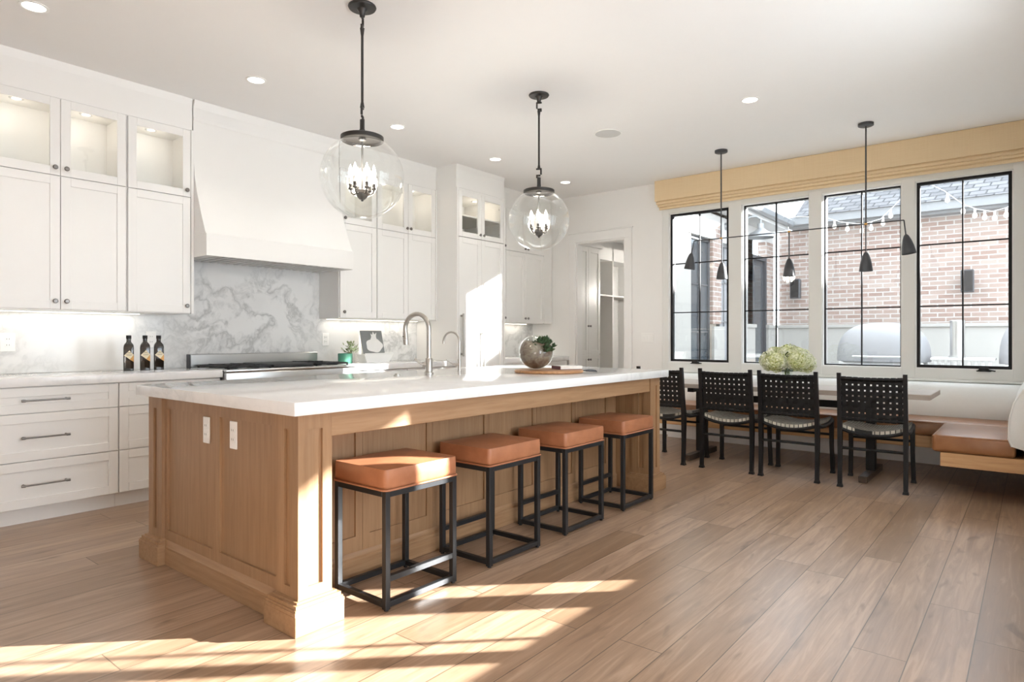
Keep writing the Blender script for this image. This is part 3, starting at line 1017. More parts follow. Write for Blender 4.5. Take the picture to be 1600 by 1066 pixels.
MB().box(-.008, .008, -.014, .014, -.700, -.640, .003).cyl((0, 0, -.70), (0, 0, -.742), .016, .012).build('swivel', 'bronze', pd)
capm = MB().lathe([(0, -.738), (.112, -.738), (.120, -.742), (.120, -.762), (.116, -.766), (.112, -.764), (.112, -.748), (0, -.747)], seg=40).build('cap', 'bronze', pd)
MB().ball((.08, -.05, -.735), .007, 8).build('thumb_screw', 'bronze', capm)
gr, gz = .235, -.972
gp = []
a0 = math.degrees(math.asin(.106 / gr))
for i in range(41):
    a = R(a0 + (180 - a0) * i / 40)
    gp.append((max(0, gr * math.sin(a)), gz + gr * math.cos(a)))
gp = [(.106, -.750)] + gp
gl = MB().lathe(gp, seg=56)
gl.build('globe', 'globe_glass', pd, angle=80)
MB().cyl((0, 0, -.745), (0, 0, -1.06), .006, seg=12).lathe([(0, -.752), (.022, -.752), (.022, -.762), (.007, -.768)], seg=20).build('stem', 'gunmetal', pd)
MB().lathe([(0, -1.040), (.030, -1.045), (.036, -1.062), (.030, -1.082), (.016, -1.096), (.006, -1.100), (.008, -1.106), (0, -1.110)], seg=24).build('cup', 'bronze', pd)
for k in range(6):
    a = R(60 * k + 15)
    ca, sa = math.cos(a), math.sin(a)
    pts = [(ca * .028, sa * .028, -1.062), (ca * .046, sa * .046, -1.070), (ca * .060, sa * .060, -1.060), (ca * .065, sa * .065, -1.040)]
    arm = MB().tube(pts, .0045, 8).lathe([(0, -1.042), (.012, -1.042), (.013, -1.034), (.009, -1.030), (.009, -1.010), (0, -1.010)], (ca * .065, sa * .065, 0), 14).build('candle_arm', 'bronze', pd)
    MB().lathe([(.0085, -1.010), (.0085, -.975), (0, -.975)], (ca * .065, sa * .065, 0), 12).build('candle_sleeve', 'white_plastic', arm)
    MB().lathe([(.004, -.975), (.011, -.962), (.013, -.945), (.009, -.922), (.003, -.905), (0, -.898)], (ca * .065, sa * .065, 0), 14).build('bulb', 'bulb_glow', arm)
child_light(pd, 'pendant_light', 'POINT', (0, 0, -.93), (0, 0, 0), 14, (1, .90, .76), shadow_soft_size=.09)
pd.location = (2.297, 2.962, ZC)
pd['label'] = 'clear glass globe pendant above the open end of the island, the larger looking one'
dup(pd, (3.995, 2.978, ZC), R(75), 'clear glass globe pendant hanging farther along the island above the plant bowl')

# ------------------------------------------------------------------ linear lamp over the table
ln = thing('linear_pendant', 'black five shade linear lamp on two rods above the dining table', 'pendant lamp', (6.34, 1.80, ZC))
LX = 6.34
for y in (2.445, 1.150):
    MB().lathe([(0, ZC), (.062, ZC), (.062, ZC - .022), (.055, ZC - .026), (0, ZC - .026)], (LX, y, 0), 32).build('canopy', 'slate_black', ln)
    MB().cyl((LX, y, ZC - .026), (LX, y, 2.167), .0065, seg=10).build('rod', 'slate_black', ln)
MB().cyl((LX, .862, 2.167), (LX, 2.728, 2.167), .0055, seg=10).build('bar', 'slate_black', ln)
def shade(y, zt, tilt, stem_from):
    prof = [(.0, 0), (.008, -.0), (.012, -.004), (.020, -.014), (.034, -.050), (.046, -.100), (.053, -.150), (.055, -.168), (.0525, -.168), (.050, -.150), (.043, -.100), (.031, -.050), (.016, -.016), (0, -.012)]
    m = MB().lathe(prof, seg=28)
    m.spin(tilt, axis='X').move((LX, y, zt))
    o = m.build('lamp_shade', 'slate_black', ln)
    MB().cyl((LX, stem_from, 2.167), (LX, y, zt - .006), .0055, seg=10).build('stem', 'slate_black', o)
    b = MB().ball((0, 0, -.10), .026, 12); b.spin(tilt, axis='X').move((LX, y, zt)); b.build('bulb', 'white_plastic', o)
shade(2.757, 2.045, R(8), 2.728)
shade(2.437, 1.925, 0, 2.437)
shade(1.793, 1.915, 0, 1.793)
shade(1.150, 1.920, 0, 1.150)
shade(.848, 2.045, R(-8), .862)
for y in (2.445, 1.793, 1.150):
    MB().ball((LX, y, 2.167), .012, 12, (1, 1.3, 1)).build('joint', 'brass', ln)

# ------------------------------------------------------------------ dining chairs (front towards +x)
ch = thing('dining_chair', 'x', 'chair', (0, 0, 0), 'woven back dining chairs along the table')
CW = .222
def bar4(m, p0, p1, w0, w1):
    """square bar between two points, section w0 -> w1 (pairs)"""
    rings = []
    for p, (a, b) in ((p0, w0), (p1, w1)):
        rings.append([m.bm.verts.new((p[0] + sx * a / 2, p[1] + sy * b / 2, p[2])) for sx, sy in ((-1, -1), (1, -1), (1, 1), (-1, 1))])
    m.bm.faces.new(rings[0][::-1]); m.bm.faces.new(rings[1])
    for i in range(4):
        j = (i + 1) % 4
        m.bm.faces.new((rings[0][i], rings[0][j], rings[1][j], rings[1][i]))
BX, FX = -.235, .235
for s in (-1, 1):
    m = MB()
    pts = [(BX - .012, 0), (BX - .002, .20), (BX, .45), (BX - .018, .60), (BX - .052, .895)]
    wd = [(.030, .030), (.034, .030), (.046, .034), (.034, .030), (.028, .028)]
    pts2 = [((BX - .012), .018)] + pts[1:]
    for (a, b), (w0, w1) in zip(zip(pts2, pts2[1:]), zip(wd, wd[1:])):
        bar4(m, (a[0], s * CW, a[1]), (b[0], s * CW, b[1]), w0, w1)
    leg = m.build('rear_leg', 'black_metal', ch)
    m = MB(); bar4(m, (BX - .012, s * CW, 0), (BX - .012, s * CW, .020), (.042, .042), (.034, .034)); m.build('foot_cap', 'black_metal', leg)
    m = MB()
    bar4(m, (FX + .012, s * (CW + .006), .018), (FX, s * CW, .24), (.030, .030), (.032, .030))
    bar4(m, (FX, s * CW, .24), (FX - .004, s * CW, .455), (.032, .030), (.044, .034))
    leg = m.build('front_leg', 'black_metal', ch)
    m = MB(); bar4(m, (FX + .012, s * (CW + .006), 0), (FX + .012, s * (CW + .006), .020), (.040, .040), (.034, .034)); m.build('foot_cap', 'black_metal', leg)
    # side rail of the seat, curved down behind the front
    pts = [(BX, s * CW, .462), (-.12, s * CW, .438), (0, s * CW, .432), (.12, s * CW, .440), (FX, s * CW, .462)]
    m = MB().tube(pts, [.020, .017, .016, .017, .020], 8)
    m.build('seat_rail', 'black_metal', ch)
m = MB().cyl((BX, -CW, .305), (BX, CW, .305), .011, seg=8); m.build('stretcher', 'black_metal', ch)
m = MB().cyl((FX, -CW, .335), (FX, CW, .335), .011, seg=8); m.build('stretcher', 'black_metal', ch)
# sagging woven seat
m = MB()
NX, NY = 12, 12
def seat_z(u, v):
    return .470 + .012 * (abs(2 * u - 1) ** 2) - .045 * (1 - (2 * v - 1) ** 2)
gt = [[m.bm.verts.new((BX + .012 + (FX - BX - .024) * i / NX, -CW + 2 * CW * j / NY, seat_z(i / NX, j / NY) + .012)) for j in range(NY + 1)] for i in range(NX + 1)]
gb = [[m.bm.verts.new((v.co.x, v.co.y, v.co.z - .026)) for v in row] for row in gt]
for i in range(NX):
    for j in range(NY):
        m.bm.faces.new((gt[i][j], gt[i + 1][j], gt[i + 1][j + 1], gt[i][j + 1]))
        m.bm.faces.new((gb[i][j], gb[i][j + 1], gb[i + 1][j + 1], gb[i + 1][j]))
for i in range(NX):
    for j in (0, NY):
        m.bm.faces.new((gt[i][j], gt[i + 1][j], gb[i + 1][j], gb[i][j]))
for j in range(NY):
    for i in (0, NX):
        m.bm.faces.new((gt[i][j], gt[i][j + 1], gb[i][j + 1], gb[i][j]))
m.build('seat', 'rush_weave', ch, angle=50)
for x, nm in ((BX + .006, 'rear_rail'), (FX - .006, 'front_rail')):
    pts = [(x, -CW + 2 * CW * k / 8, .456 - .045 * (1 - (2 * k / 8 - 1) ** 2)) for k in range(9)]
    MB().tube(pts, .014, 8).build(nm, 'black_metal', ch)
# woven strap backrest: straps pass over and under, square gaps between
m = MB()
zb0, zb1 = .546, .850
def back_x(z, y):
    t = (z - .45) / .445
    return BX - .018 - .034 * max(0, t - .33) / .67 - .020 * (1 - (y / CW) ** 2) * .6
def strap(pts, hw, along):
    prev = None
    for (x, y, z) in pts:
        if along == 'v': q = [(x - .0016, y - hw, z), (x - .0016, y + hw, z), (x + .0016, y + hw, z), (x + .0016, y - hw, z)]
        else: q = [(x - .0016, y, z - hw), (x - .0016, y, z + hw), (x + .0016, y, z + hw), (x + .0016, y, z - hw)]
        ring = [m.bm.verts.new(p) for p in q]
        if prev:
            for a in range(4):
                b = (a + 1) % 4
                m.bm.faces.new((prev[a], prev[b], ring[b], ring[a]))
        prev = ring
NV, NH = 10, 7
pv, ph = 2 * (CW - .012) / NV, (zb1 - zb0) / NH
for i in range(NV):
    y = -(CW - .012) + pv * (i + .5)
    pts = []
    for j in range(NH * 4 + 1):
        z = zb0 + (zb1 - zb0) * j / (NH * 4)
        w = math.cos(PI * (j / 4 - .5) + PI * i) * .0024
        pts.append((back_x(z, y) + w, y, z))
    strap(pts, pv / 2 - .0062, 'v')
for j in range(NH):
    z = zb0 + ph * (j + .5)
    pts = []
    for i in range(NV * 4 + 1):
        y = -(CW - .012) + 2 * (CW - .012) * i / (NV * 4)
        w = -math.cos(PI * (i / 4 - .5) + PI * j) * .0024
        pts.append((back_x(z, y) + w, y, z))
    strap(pts, ph / 2 - .0062, 'h')
m.build('woven_back', 'black_leather', ch)
for z, nm in ((.856, 'top_rail'), (.538, 'lower_rail')):
    pts = [(back_x(z, -CW + 2 * CW * k / 8), -CW + 2 * CW * k / 8, z - (.006 * (1 - (2 * k / 8 - 1) ** 2) if z > .8 else 0)) for k in range(9)]
    mm = MB().tube(pts, .0125, 10)
    if True:
        for i in range(NV):   # straps wrapped round the rail
            y = -(CW - .012) + pv * (i + .5)
            zz = z - (.006 * (1 - (y / CW) ** 2) if z > .8 else 0)
            mm.cyl((back_x(z, y), y - pv / 2 + .005, zz), (back_x(z, y), y + pv / 2 - .005, zz), .0155, seg=10)
    mm.build(nm, 'black_leather', ch)
clabs = ['black woven back dining chair at the bench return end of the table', 'black woven back dining chair directly in front of the hydrangeas',
         'black woven back dining chair between the hydrangeas and the chair behind the island post', 'black woven back dining chair partly hidden by the island corner post']
ch.location = (5.80, .975, 0); ch.rotation_euler = (0, 0, R(2))
ch['label'] = clabs[0]
for i, (x, y, a) in enumerate(((5.805, 1.580, 0), (5.82, 2.105, 0), (5.825, 2.715, R(-2)))):
    dup(ch, (x, y, 0), a, clabs[i + 1])

# ------------------------------------------------------------------ dining table
tb = thing('dining_table', 'long weathered oak dining table on two black trestle legs', 'table', (6.13, 1.82, 0))
MB().box(5.80, 6.46, .615, 3.02, .690, .731, .003).build('tabletop', 'table_oak', tb)
for y in (1.072, 2.57):
    l = MB().box(6.095, 6.165, y - .035, y + .035, .052, .645, .002).build('leg', 'black_metal', tb)
    MB().box(5.79, 6.47, y - .032, y + .032, 0, .052, .003).build('foot', 'dark_wood', l)
    MB().box(5.88, 6.38, y - .03, y + .03, .645, .6895, .002).build('bracket', 'black_metal', l)
MB().box(6.11, 6.15, 1.107, 2.535, .56, .62, .002).build('beam', 'black_metal', tb)

# ------------------------------------------------------------------ corner bench
bn = thing('banquette_bench', 'L shaped tan leather banquette with white upholstered backs along the window wall', 'bench', (6.8, 1.6, 0))
MB().box(6.46, 7.06, YR + .002, 3.36, .235, .335, .003).build('base_board', 'bench_oak', bn)
MB().box(5.60, 6.459, YR + .002, .535, .235, .335, .003).build('base_board', 'bench_oak', bn)
MB().box(7.05, XW - .001, YR + .002, 3.36, 0, .234).build('plinth', 'trim_paint', bn)
def cushion(x0, x1, y0, y1, z0=.337, z1=.462):
    return MB().box(x0, x1, y0, y1, z0, z1, .026, 4)
c1 = cushion(6.44, 7.00, .10, 3.37).build('seat_cushion', 'bench_leather', bn, angle=60)
c2 = cushion(5.585, 6.445, .10, .585).build('seat_cushion', 'bench_leather', bn, angle=60)
for o, loop in ((c1, [(6.444, .6, .452), (6.444, 3.366, .452)]), (c2, [(5.59, .105, .452), (5.59, .58, .452), (6.44, .58, .452)])):
    MB().tube(loop, .004, 8).build('piping', 'bench_leather', o)
def back_profile(d):   # distance from wall, height
    return [(0, .335), (.115, .335), (.115, .395), (.185, .42), (.200, .47), (.197, .60), (.175, .72), (.135, .81), (.085, .852), (.03, .862), (0, .862)]
m = MB()
m.prism([(XW - .026 - a * 1.25, YR + .002, min(z, .755) if z > .335 else .463) for a, z in [(0, .336), (.20, .336), (.225, .50), (.215, .62), (.165, .72), (.11, .755), (0, .755)]], (0, 3.46, 0))
m.build('window_backrest', 'white_fabric', bn, angle=50)
m = MB()
pf = [(YR + .003 + a * 1.18, z) for a, z in back_profile(0)]
m.prism([(5.575, y, z) for y, z in pf], (1.40, 0, 0))
o = m.build('end_backrest', 'white_fabric', bn, angle=50)
MB().tube([(5.577, y, z) for y, z in pf[3:]], .006, 8).build('welt', 'white_fabric', o)

# ------------------------------------------------------------------ window shade
vl = thing('roman_shade', 'straw coloured woven roman shade gathered under a long valance at the ceiling', 'window shade', (7.14, 1.75, 2.69))
MB().box(7.085, XW - .024, YR + .003, 3.55, 2.805, ZC - .002, .003).build('valance', 'shade_cloth', vl)
rnd = random.Random(3)
for k, (x, z0, z1, ye) in enumerate(((7.098, 2.765, 2.812, 3.53), (7.108, 2.735, 2.778, 3.515), (7.12, 2.700, 2.748, 3.50))):
    m = MB()
    m.prism([(x + .012, YR + .004, z1), (x - .004, YR + .004, z0 + .022), (x - .002, YR + .004, z0 + .006), (x + .012, YR + .004, z0), (x + .05, YR + .004, z0 + .008), (x + .055, YR + .004, z1)], (0, ye - YR, 0))
    m.build('fold', 'shade_cloth', vl)

# ------------------------------------------------------------------ ceiling fittings
dl = thing('recessed_light', 'x', 'ceiling light', (0, 0, 0), 'recessed lights in the ceiling')
MB().lathe([(.072, 0), (.074, -.004), (.062, -.006), (.056, -.003)], seg=32).build('trim_ring', 'white_plastic', dl)
MB().lathe([(.056, -.003), (0, -.003)], seg=32).build('lens', 'lamp_lens', dl)
child_light(dl, 'downlight', 'SPOT', (0, 0, -.02), (0, 0, 0), 12, (1, .96, .90), spot_size=R(120), spot_blend=.8, shadow_soft_size=.06)
spots = [(1.122, 4.41, 'recessed ceiling light above the floor end of the left cabinets, cut by the picture edge'), (2.465, 4.41, 'recessed ceiling light in front of the hood'),
         (3.806, 4.41, 'recessed ceiling light close beside the large globe pendant'), (5.150, 4.41, 'recessed ceiling light between the two globe pendants'),
         (6.452, 4.41, 'recessed ceiling light near the doorway, just past the far globe'), (5.134, 1.747, 'recessed ceiling light on its own between globes and table lamp')]
dl.location = (spots[0][0], spots[0][1], ZC); dl['label'] = spots[0][2]
for x, y, l in spots[1:]:
    dup(dl, (x, y, ZC), 0, l)
sp = thing('ceiling_speaker', 'round flush white speaker grille in the ceiling', 'speaker', (5.146, 3.045, ZC))
MB().lathe([(.125, ZC), (.125, ZC - .006), (.117, ZC - .008)], (5.146, 3.045, 0), 40).build('rim', 'white_plastic', sp)
MB().lathe([(.117, ZC - .006), (0, ZC - .006)], (5.146, 3.045, 0), 40).build('grille', 'grille_grey', sp)

# ------------------------------------------------------------------ things on the kitchen counter
bt = thing('oil_bottle', 'x', 'bottle', (0, 0, 0), 'dark bottles on the counter')
def sqring(w, r, n=4):
    out = []
    for sx, sy, a0 in ((1, 1, 0), (-1, 1, 90), (-1, -1, 180), (1, -1, 270)):
        for k in range(n + 1):
            a = R(a0 + 90 * k / n)
            out.append((sx * (w - r) + r * math.cos(a), sy * (w - r) + r * math.sin(a)))
    return out
def loft(m, secs):
    rings = [[m.bm.verts.new((x, y, z)) for x, y in ring] for ring, z in secs]
    for q, w in zip(rings, rings[1:]):
        for i in range(len(q)):
            j = (i + 1) % len(q)
            m.bm.faces.new((q[i], q[j], w[j], w[i]))
    m.bm.faces.new(rings[0][::-1]); m.bm.faces.new(rings[-1])
m = MB()
loft(m, [(sqring(.031, .008), .014), (sqring(.032, .008), .018), (sqring(.032, .008), .180), (sqring(.030, .014), .196), (sqring(.024, .018), .208), (sqring(.0165, .016), .217), (sqring(.0145, .0144), .224), (sqring(.0145, .0144), .246)])
body = m.build('body', 'bottle_glass', bt)
m = MB(); loft(m, [(sqring(.030, .008), 0), (sqring(.031, .008), .0138)]); m.build('base', 'clear_foot', bt)
MB().lathe([(0, .242), (.0165, .242), (.0165, .264), (.015, .266), (0, .266)], seg=20).build('cap', 'black_metal', bt)
lab = MB().prism([(-.028, -.0323, .124), (.006, -.0323, .160), (.0315, -.0323, .128), (.008, -.0323, .096)], (0, -.0006, 0)).build('label', 'label_paper', bt)
MB().prism([(.008, -.0323, .095), (.0315, -.0323, .126), (.0315, -.0323, .078)], (0, -.0006, 0)).build('label', 'orange_paper', bt)
MB().box(-.006, .016, -.0332, -.0329, .142, .145).box(-.014, .022, -.0332, -.0329, .130, .1315).box(-.010, .018, -.0332, -.0329, .124, .1255).build('print', 'slate_black', lab)
bx = [(1.829, 4.995, -22, 'dark square bottle with cream diamond label, first of three, away from the range'),
      (1.937, 4.995, -20, 'dark square bottle with cream diamond label, middle of the three'),
      (2.034, 5.005, -16, 'dark square bottle with cream diamond label, nearest the range')]
for i, (x, y, a, l) in enumerate(bx):
    if i == 0:
        bt.location = (x, y, .919); bt.rotation_euler = (0, 0, R(a)); bt['label'] = l
    else:
        dup(bt, (x, y, .919), R(a), l)

rnd = random.Random(7)
def leaf_shape(m, p, d, L, Wd, up=Vector((0, 0, 1))):
    d = Vector(d).normalized(); p = Vector(p)
    s = d.cross(up)
    s = s.normalized() if s.length > 1e-4 else Vector((1, 0, 0))
    n = s.cross(d)
    pts = [p, p + d * L * .35 + s * Wd / 2 + n * L * .06, p + d * L * .75 + s * Wd * .38 + n * L * .05, p + d * L, p + d * L * .75 - s * Wd * .38 + n * L * .05, p + d * L * .35 - s * Wd / 2 + n * L * .06]
    v = [m.bm.verts.new(q) for q in pts]
    c = m.bm.verts.new(p + d * L * .55 - n * L * .04)
    for i in range(6):
        m.bm.faces.new((v[i], v[(i + 1) % 6], c))

pp = thing('potted_plant', 'small pale leaved plant in a green ribbed pot beside the range', 'plant', (3.80, 5.16, .919))
px, py, pz = 3.80, 5.16, .919
m = MB()
for k in range(20):
    pass
m.lathe([(0, 0), (.062, 0), (.068, .006), (.070, .095), (.066, .098), (.062, .094), (.062, .080), (0, .080)], (px, py, pz), 28)
m.build('pot', 'green_ceramic', pp)
MB().lathe([(0, .082), (.061, .082)], (px, py, pz), 20).build('soil', 'soil', pp)
m = MB(); m2 = MB()
for k in range(60):
    a = rnd.uniform(0, 2 * PI); e = rnd.uniform(.25, 1.4)
    d = Vector((math.cos(a) * math.cos(e), math.sin(a) * math.cos(e), math.sin(e)))
    base_ = Vector((px + .055, py - .02, pz + .085))
    tip = base_ + d * rnd.uniform(.05, .115)
    if k % 4 == 0: m2.tube([base_, tip], .0018, 5)
    leaf_shape(m, tip, d + Vector((rnd.uniform(-.6, .6), rnd.uniform(-.6, .6), .2)), rnd.uniform(.025, .042), .020)
m.build('leaves', 'pale_leaf', pp); m2.build('stems', 'stem_green', pp)

cs = thing('cookbook_stand', 'low white flared stand holding a propped cookbook', 'stand', (4.22, 5.24, .919))
m = MB().prism([(4.075, 5.18, .919), (4.36, 5.18, .919), (4.42, 5.18, 1.000), (4.045, 5.18, 1.000)], (0, .12, 0))
m.build('base', 'white_plastic', cs)
MB().box(4.05, 4.41, 5.17, 5.184, 1.000, 1.012, .002).build('lip', 'white_plastic', cs)
cb = thing('cookbook', 'grey cookbook with a white garlic bulb on its cover, propped on a white stand', 'book', (4.21, 5.25, 1.002))
def tilt(m): return m.spin(R(-14), (4.21, 5.25, 1.002), 'X')
tilt(MB().box(4.085, 4.355, 5.24, 5.252, 1.003, 1.245, .001)).build('cover', 'print_grey', cb)
tilt(MB().box(4.088, 4.352, 5.2525, 5.262, 1.006, 1.242)).build('pages', 'paper', cb)
m = MB()
gpts = []
for k in range(40):
    a = 2 * PI * k / 40
    rr = 1 + .06 * math.cos(5 * a)
    gpts.append((4.235 + .105 * rr * math.cos(a), 5.2398, 1.088 + .072 * rr * math.sin(a)))
m.prism(gpts, (0, -.0008, 0))
m.prism([(4.185, 5.2395, 1.135), (4.275, 5.2395, 1.14), (4.27, 5.2395, 1.185), (4.285, 5.2395, 1.225), (4.255, 5.2395, 1.205), (4.24, 5.2395, 1.235), (4.225, 5.2395, 1.20), (4.205, 5.2395, 1.215), (4.21, 5.2395, 1.18)], (0, -.0008, 0))
tilt(m).build('cover_picture', 'garlic_white', cb)

# ------------------------------------------------------------------ things on the island
def faucet(name, label, x, y, h, reach, r, body_h, spray):
    f = thing(name, label, 'faucet', (x, y, .919))
    z = .919
    MB().lathe([(0, 0), (r * 2.0, 0), (r * 2.0, .006), (r * 1.55, .010), (r * 1.55, body_h), (r * 1.3, body_h + .006), (0, body_h + .006)], (x, y, z), 24).build('body', 'nickel', f)
    R_ = reach / 2
    zc = z + h - R_ - r
    dx, dy = -.12, .99
    pts = [(x, y, z + body_h)] + [(x, y, zc)]
    for k in range(1, 17):
        a = PI - PI * k / 16 * 1.06
        u = R_ + R_ * math.cos(a); w = R_ * math.sin(a)
        pts.append((x + dx * u, y + dy * u, zc + w))
    u = pts[-1]
    MB().tube(pts, r, 14).build('spout', 'nickel', f)
    if spray:
        p1 = Vector(u); d = (Vector(pts[-1]) - Vector(pts[-2])).normalized()
        sh = MB().cyl(p1, p1 + d * .05, r * 1.12, r * 1.25, 16).cyl(p1 + d * .052, p1 + d * .09, r * 1.3, r * 1.1, 16).build('spray_head', 'nickel', f)
        MB().cyl(p1 + d * .03 + Vector((-r, 0, 0)), p1 + d * .03 + Vector((-r * 1.6, 0, 0)), .006, .005, 8).build('button', 'pewter', sh)
    hd = MB().cyl((x, y, z + body_h * .62), (x - .035, y + .03, z + body_h * .62), r * .95, seg=14)
    hd.tube([(x - .035, y + .03, z + body_h * .62), (x - .05, y + .045, z + body_h * .75), (x - .075, y + .065, z + body_h * 1.05)], [r * .5, r * .42, r * .42], 10)
    hd.build('lever', 'nickel', f)
    return f
faucet('sink_faucet', 'tall brushed gooseneck faucet with pull down spray on the island', 3.145, 3.31, .435, .22, .0165, .10, True)
faucet('filter_faucet', 'small slim gooseneck faucet beside the tall one on the island', 3.47, 3.325, .300, .15, .008, .085, False)
asw = thing('air_switch', 'small round metal button on the island top before the faucets', 'button', (2.83, 3.28, .919))
MB().lathe([(0, 0), (.024, 0), (.024, .004), (.015, .006), (.015, .012), (0, .013)], (2.83, 3.28, .919), 20).build('button', 'nickel', asw)

bd = thing('serving_board', 'round wooden serving board under the plant bowl and book', 'board', (3.74, 2.70, .919))
MB().lathe([(0, .001), (.240, .001), (.246, .006), (.246, .016), (.240, .021), (0, .021)], (3.74, 2.70, .919), 56).build('board', 'board_wood', bd)
MB().tube([(3.93, 2.53, .932), (3.98, 2.505, .936), (4.03, 2.49, .930), (4.01, 2.465, .924), (3.94, 2.515, .930)], .004, 8).build('cord_loop', 'slate_black', bd)
tz = .9405
tr = thing('terrarium', 'round glass bowl of gravel with a bushy succulent growing out of its side', 'plant', (3.675, 2.765, tz))
bc = Vector((3.675, 2.765, tz + .1245))
br = .124
# bowl with an opening tilted towards the room and the table
def tilted_sphere(r, amin, amax, n=28, seg=48):
    m = MB()
    prof = [(r * math.sin(R(amin + (amax - amin) * i / n)), r * math.cos(R(amin + (amax - amin) * i / n))) for i in range(n + 1)]
    m.lathe(prof, seg=seg)
    return m
ax = Vector((.10, -.85, .55)).normalized()
rot = Vector((0, 0, 1)).rotation_difference(ax).to_matrix()
m = tilted_sphere(br, 40, 180)
bmesh.ops.rotate(m.bm, verts=m.bm.verts, cent=(0, 0, 0), matrix=rot)
m.move(bc)
m.build('bowl', 'bowl_glass', tr, angle=80)
m = MB().ball((0, 0, 0), br - .006, 40)
for v in list(m.bm.verts):
    lim = .070 - .10 * (v.co.x * .63 - v.co.y * .776) + .010 * math.sin(v.co.x * 40) * math.cos(v.co.y * 33)
    if v.co.z > lim: v.co.z = lim + .004 * math.sin(v.co.x * 130) + .004 * math.cos(v.co.y * 120)
m.move(bc)
m.build('gravel', 'terrarium_gravel', tr, angle=70)
m = MB()
for k in range(60):
    a = rnd.uniform(0, 2 * PI); u = rnd.uniform(0, 1)
    ctr = bc + Vector((-.012, -.080, .026)) + Vector((math.cos(a) * u * .085, math.sin(a) * u * .085, rnd.uniform(-.055, .065) * (1.1 - u * .6)))
    for q in range(11):
        b = q * 2.4; e = .15 + q * .11
        d = Vector((math.cos(b) * math.cos(e), math.sin(b) * math.cos(e), math.sin(e) + .2))
        leaf_shape(m, ctr, d, rnd.uniform(.028, .042), .020)
m.build('succulent', 'succulent', tr)
bk = thing('book', 'dark red book lying on the serving board beside the plant bowl', 'book', (3.87, 2.63, tz + .0005))
def bspin(m): return m.spin(R(-28), (3.87, 2.63, tz), 'Z')
bspin(MB().box(3.78, 3.96, 2.56, 2.56 + .14, tz + .001, tz + .003)).build('back_cover', 'book_cover', bk)
bspin(MB().box(3.784, 3.957, 2.563, 2.697, tz + .0031, tz + .0229)).build('pages', 'paper', bk)
bspin(MB().box(3.78, 3.96, 2.56, 2.70, tz + .023, tz + .025)).build('front_cover', 'white_plastic', bk)['label'] = 'white front cover'
bspin(MB().box(3.778, 3.7799, 2.56, 2.70, tz + .001, tz + .025)).build('spine', 'book_cover', bk)

# ------------------------------------------------------------------ flowers on the table
fl = thing('flower_vase', 'big bunch of pale green hydrangeas in a low glass vase on the dining table', 'flowers', (6.13, 1.75, .732))
MB().lathe([(0, .001), (.055, .001), (.060, .006), (.052, .06), (.045, .11), (.055, .15), (.053, .15), (.043, .11), (.050, .06), (.056, .010), (0, .008)], (6.13, 1.75, .732), 28).build('vase', 'bowl_glass', fl)
m = MB()
for k in range(7):
    a = k * .9
    m.tube([(6.13 + .02 * math.cos(a), 1.75 + .02 * math.sin(a), .745), (6.13 + .02 * math.cos(a + 2), 1.75 + .02 * math.sin(a + 2), .85), (6.13 + .09 * math.cos(a), 1.75 + .09 * math.sin(a), .94)], .004, 6)
m.build('stems', 'stem_green', fl)
m = MB()
for k in range(14):
    a = k * 2.4
    leaf_shape(m, (6.13 + .03 * math.cos(a), 1.75 + .03 * math.sin(a), .86), (math.cos(a), math.sin(a), .15), .13, .07)
for hx, hy in ((.0, -.09), (-.07, -.02), (.03, .06), (-.06, .11), (.05, -.02)):
    for k in range(3):
        a = k * 2.1 + hx * 40
        leaf_shape(m, (6.13 + hx, 1.75 + hy, .95), (math.cos(a) * .6, math.sin(a) * .6, .8), .12, .05)
m.build('leaves', 'leaf', fl)
heads = [(-.10, -.11, .965, .095), (-.11, .06, .955, .10), (-.02, .15, .955, .09), (.07, .08, .975, .10), (.09, -.09, .97, .10), (0, -.16, .94, .085), (-.02, -.01, 1.015, .095), (-.02, .10, 1.01, .075), (-.05, -.09, 1.015, .075)]
for hx, hy, hz, hr in heads:
    m = MB()
    for k in range(190):
        zz = 1 - 2 * (k + .5) / 190; a = k * 2.39996
        d = Vector((math.cos(a) * math.sqrt(1 - zz * zz), math.sin(a) * math.sqrt(1 - zz * zz), zz))
        cpt = Vector((6.13 + hx, 1.75 + hy, hz)) + d * hr * rnd.uniform(.84, 1.06)
        t1 = d.orthogonal().normalized(); t2 = d.cross(t1)
        b = rnd.uniform(0, PI)
        cv = m.bm.verts.new(cpt - d * .004)
        ring = []
        for q in range(8):
            rr = .017 if q % 2 == 0 else .007
            an = b + q * PI / 4
            ring.append(m.bm.verts.new(cpt + (t1 * math.cos(an) + t2 * math.sin(an)) * rr + d * rnd.uniform(-.002, .006)))
        for q in range(8):
            m.bm.faces.new((cv, ring[q], ring[(q + 1) % 8]))
    m.ball((6.13 + hx, 1.75 + hy, hz), hr * .82, 12)
    m.build('flower_head', 'hydrangea', fl)

# ------------------------------------------------------------------ mud room
tc = thing('storage_cabinet', 'tall white cabinet with knobs seen just inside the doorway', 'cabinet', (7.72, 5.2, 0))
MB().box(7.36, 8.02, 4.891, 5.595, .09, 2.45).box(7.36, 8.02, 4.94, 5.595, 0, .09).box(7.34, 8.05, 4.85, 5.595, 2.45, 2.50, .004).build('carcass', 'white_paint', tc)
for a, b, k in ((7.38, 7.70, 7.675), (7.704, 8.015, 7.73)):
    for z0, z1, kz in ((.93, 2.43, 1.33), (.10, .925, .86)):
        d = leaf_panel(a, b, z0 + .002, z1 - .002, 4.87).build('door', 'white_paint', tc)
        add_knob(d, k, kz, 4.87)
lk = thing('locker_bench', 'white open lockers with high cubbies at the end of the mud room', 'lockers', (9.3, 5.4, 0))
m = MB()
for x in (8.10, 8.93, 9.76, 10.56):
    m.box(x, x + .03, 5.20, 5.58, 0, 2.58)
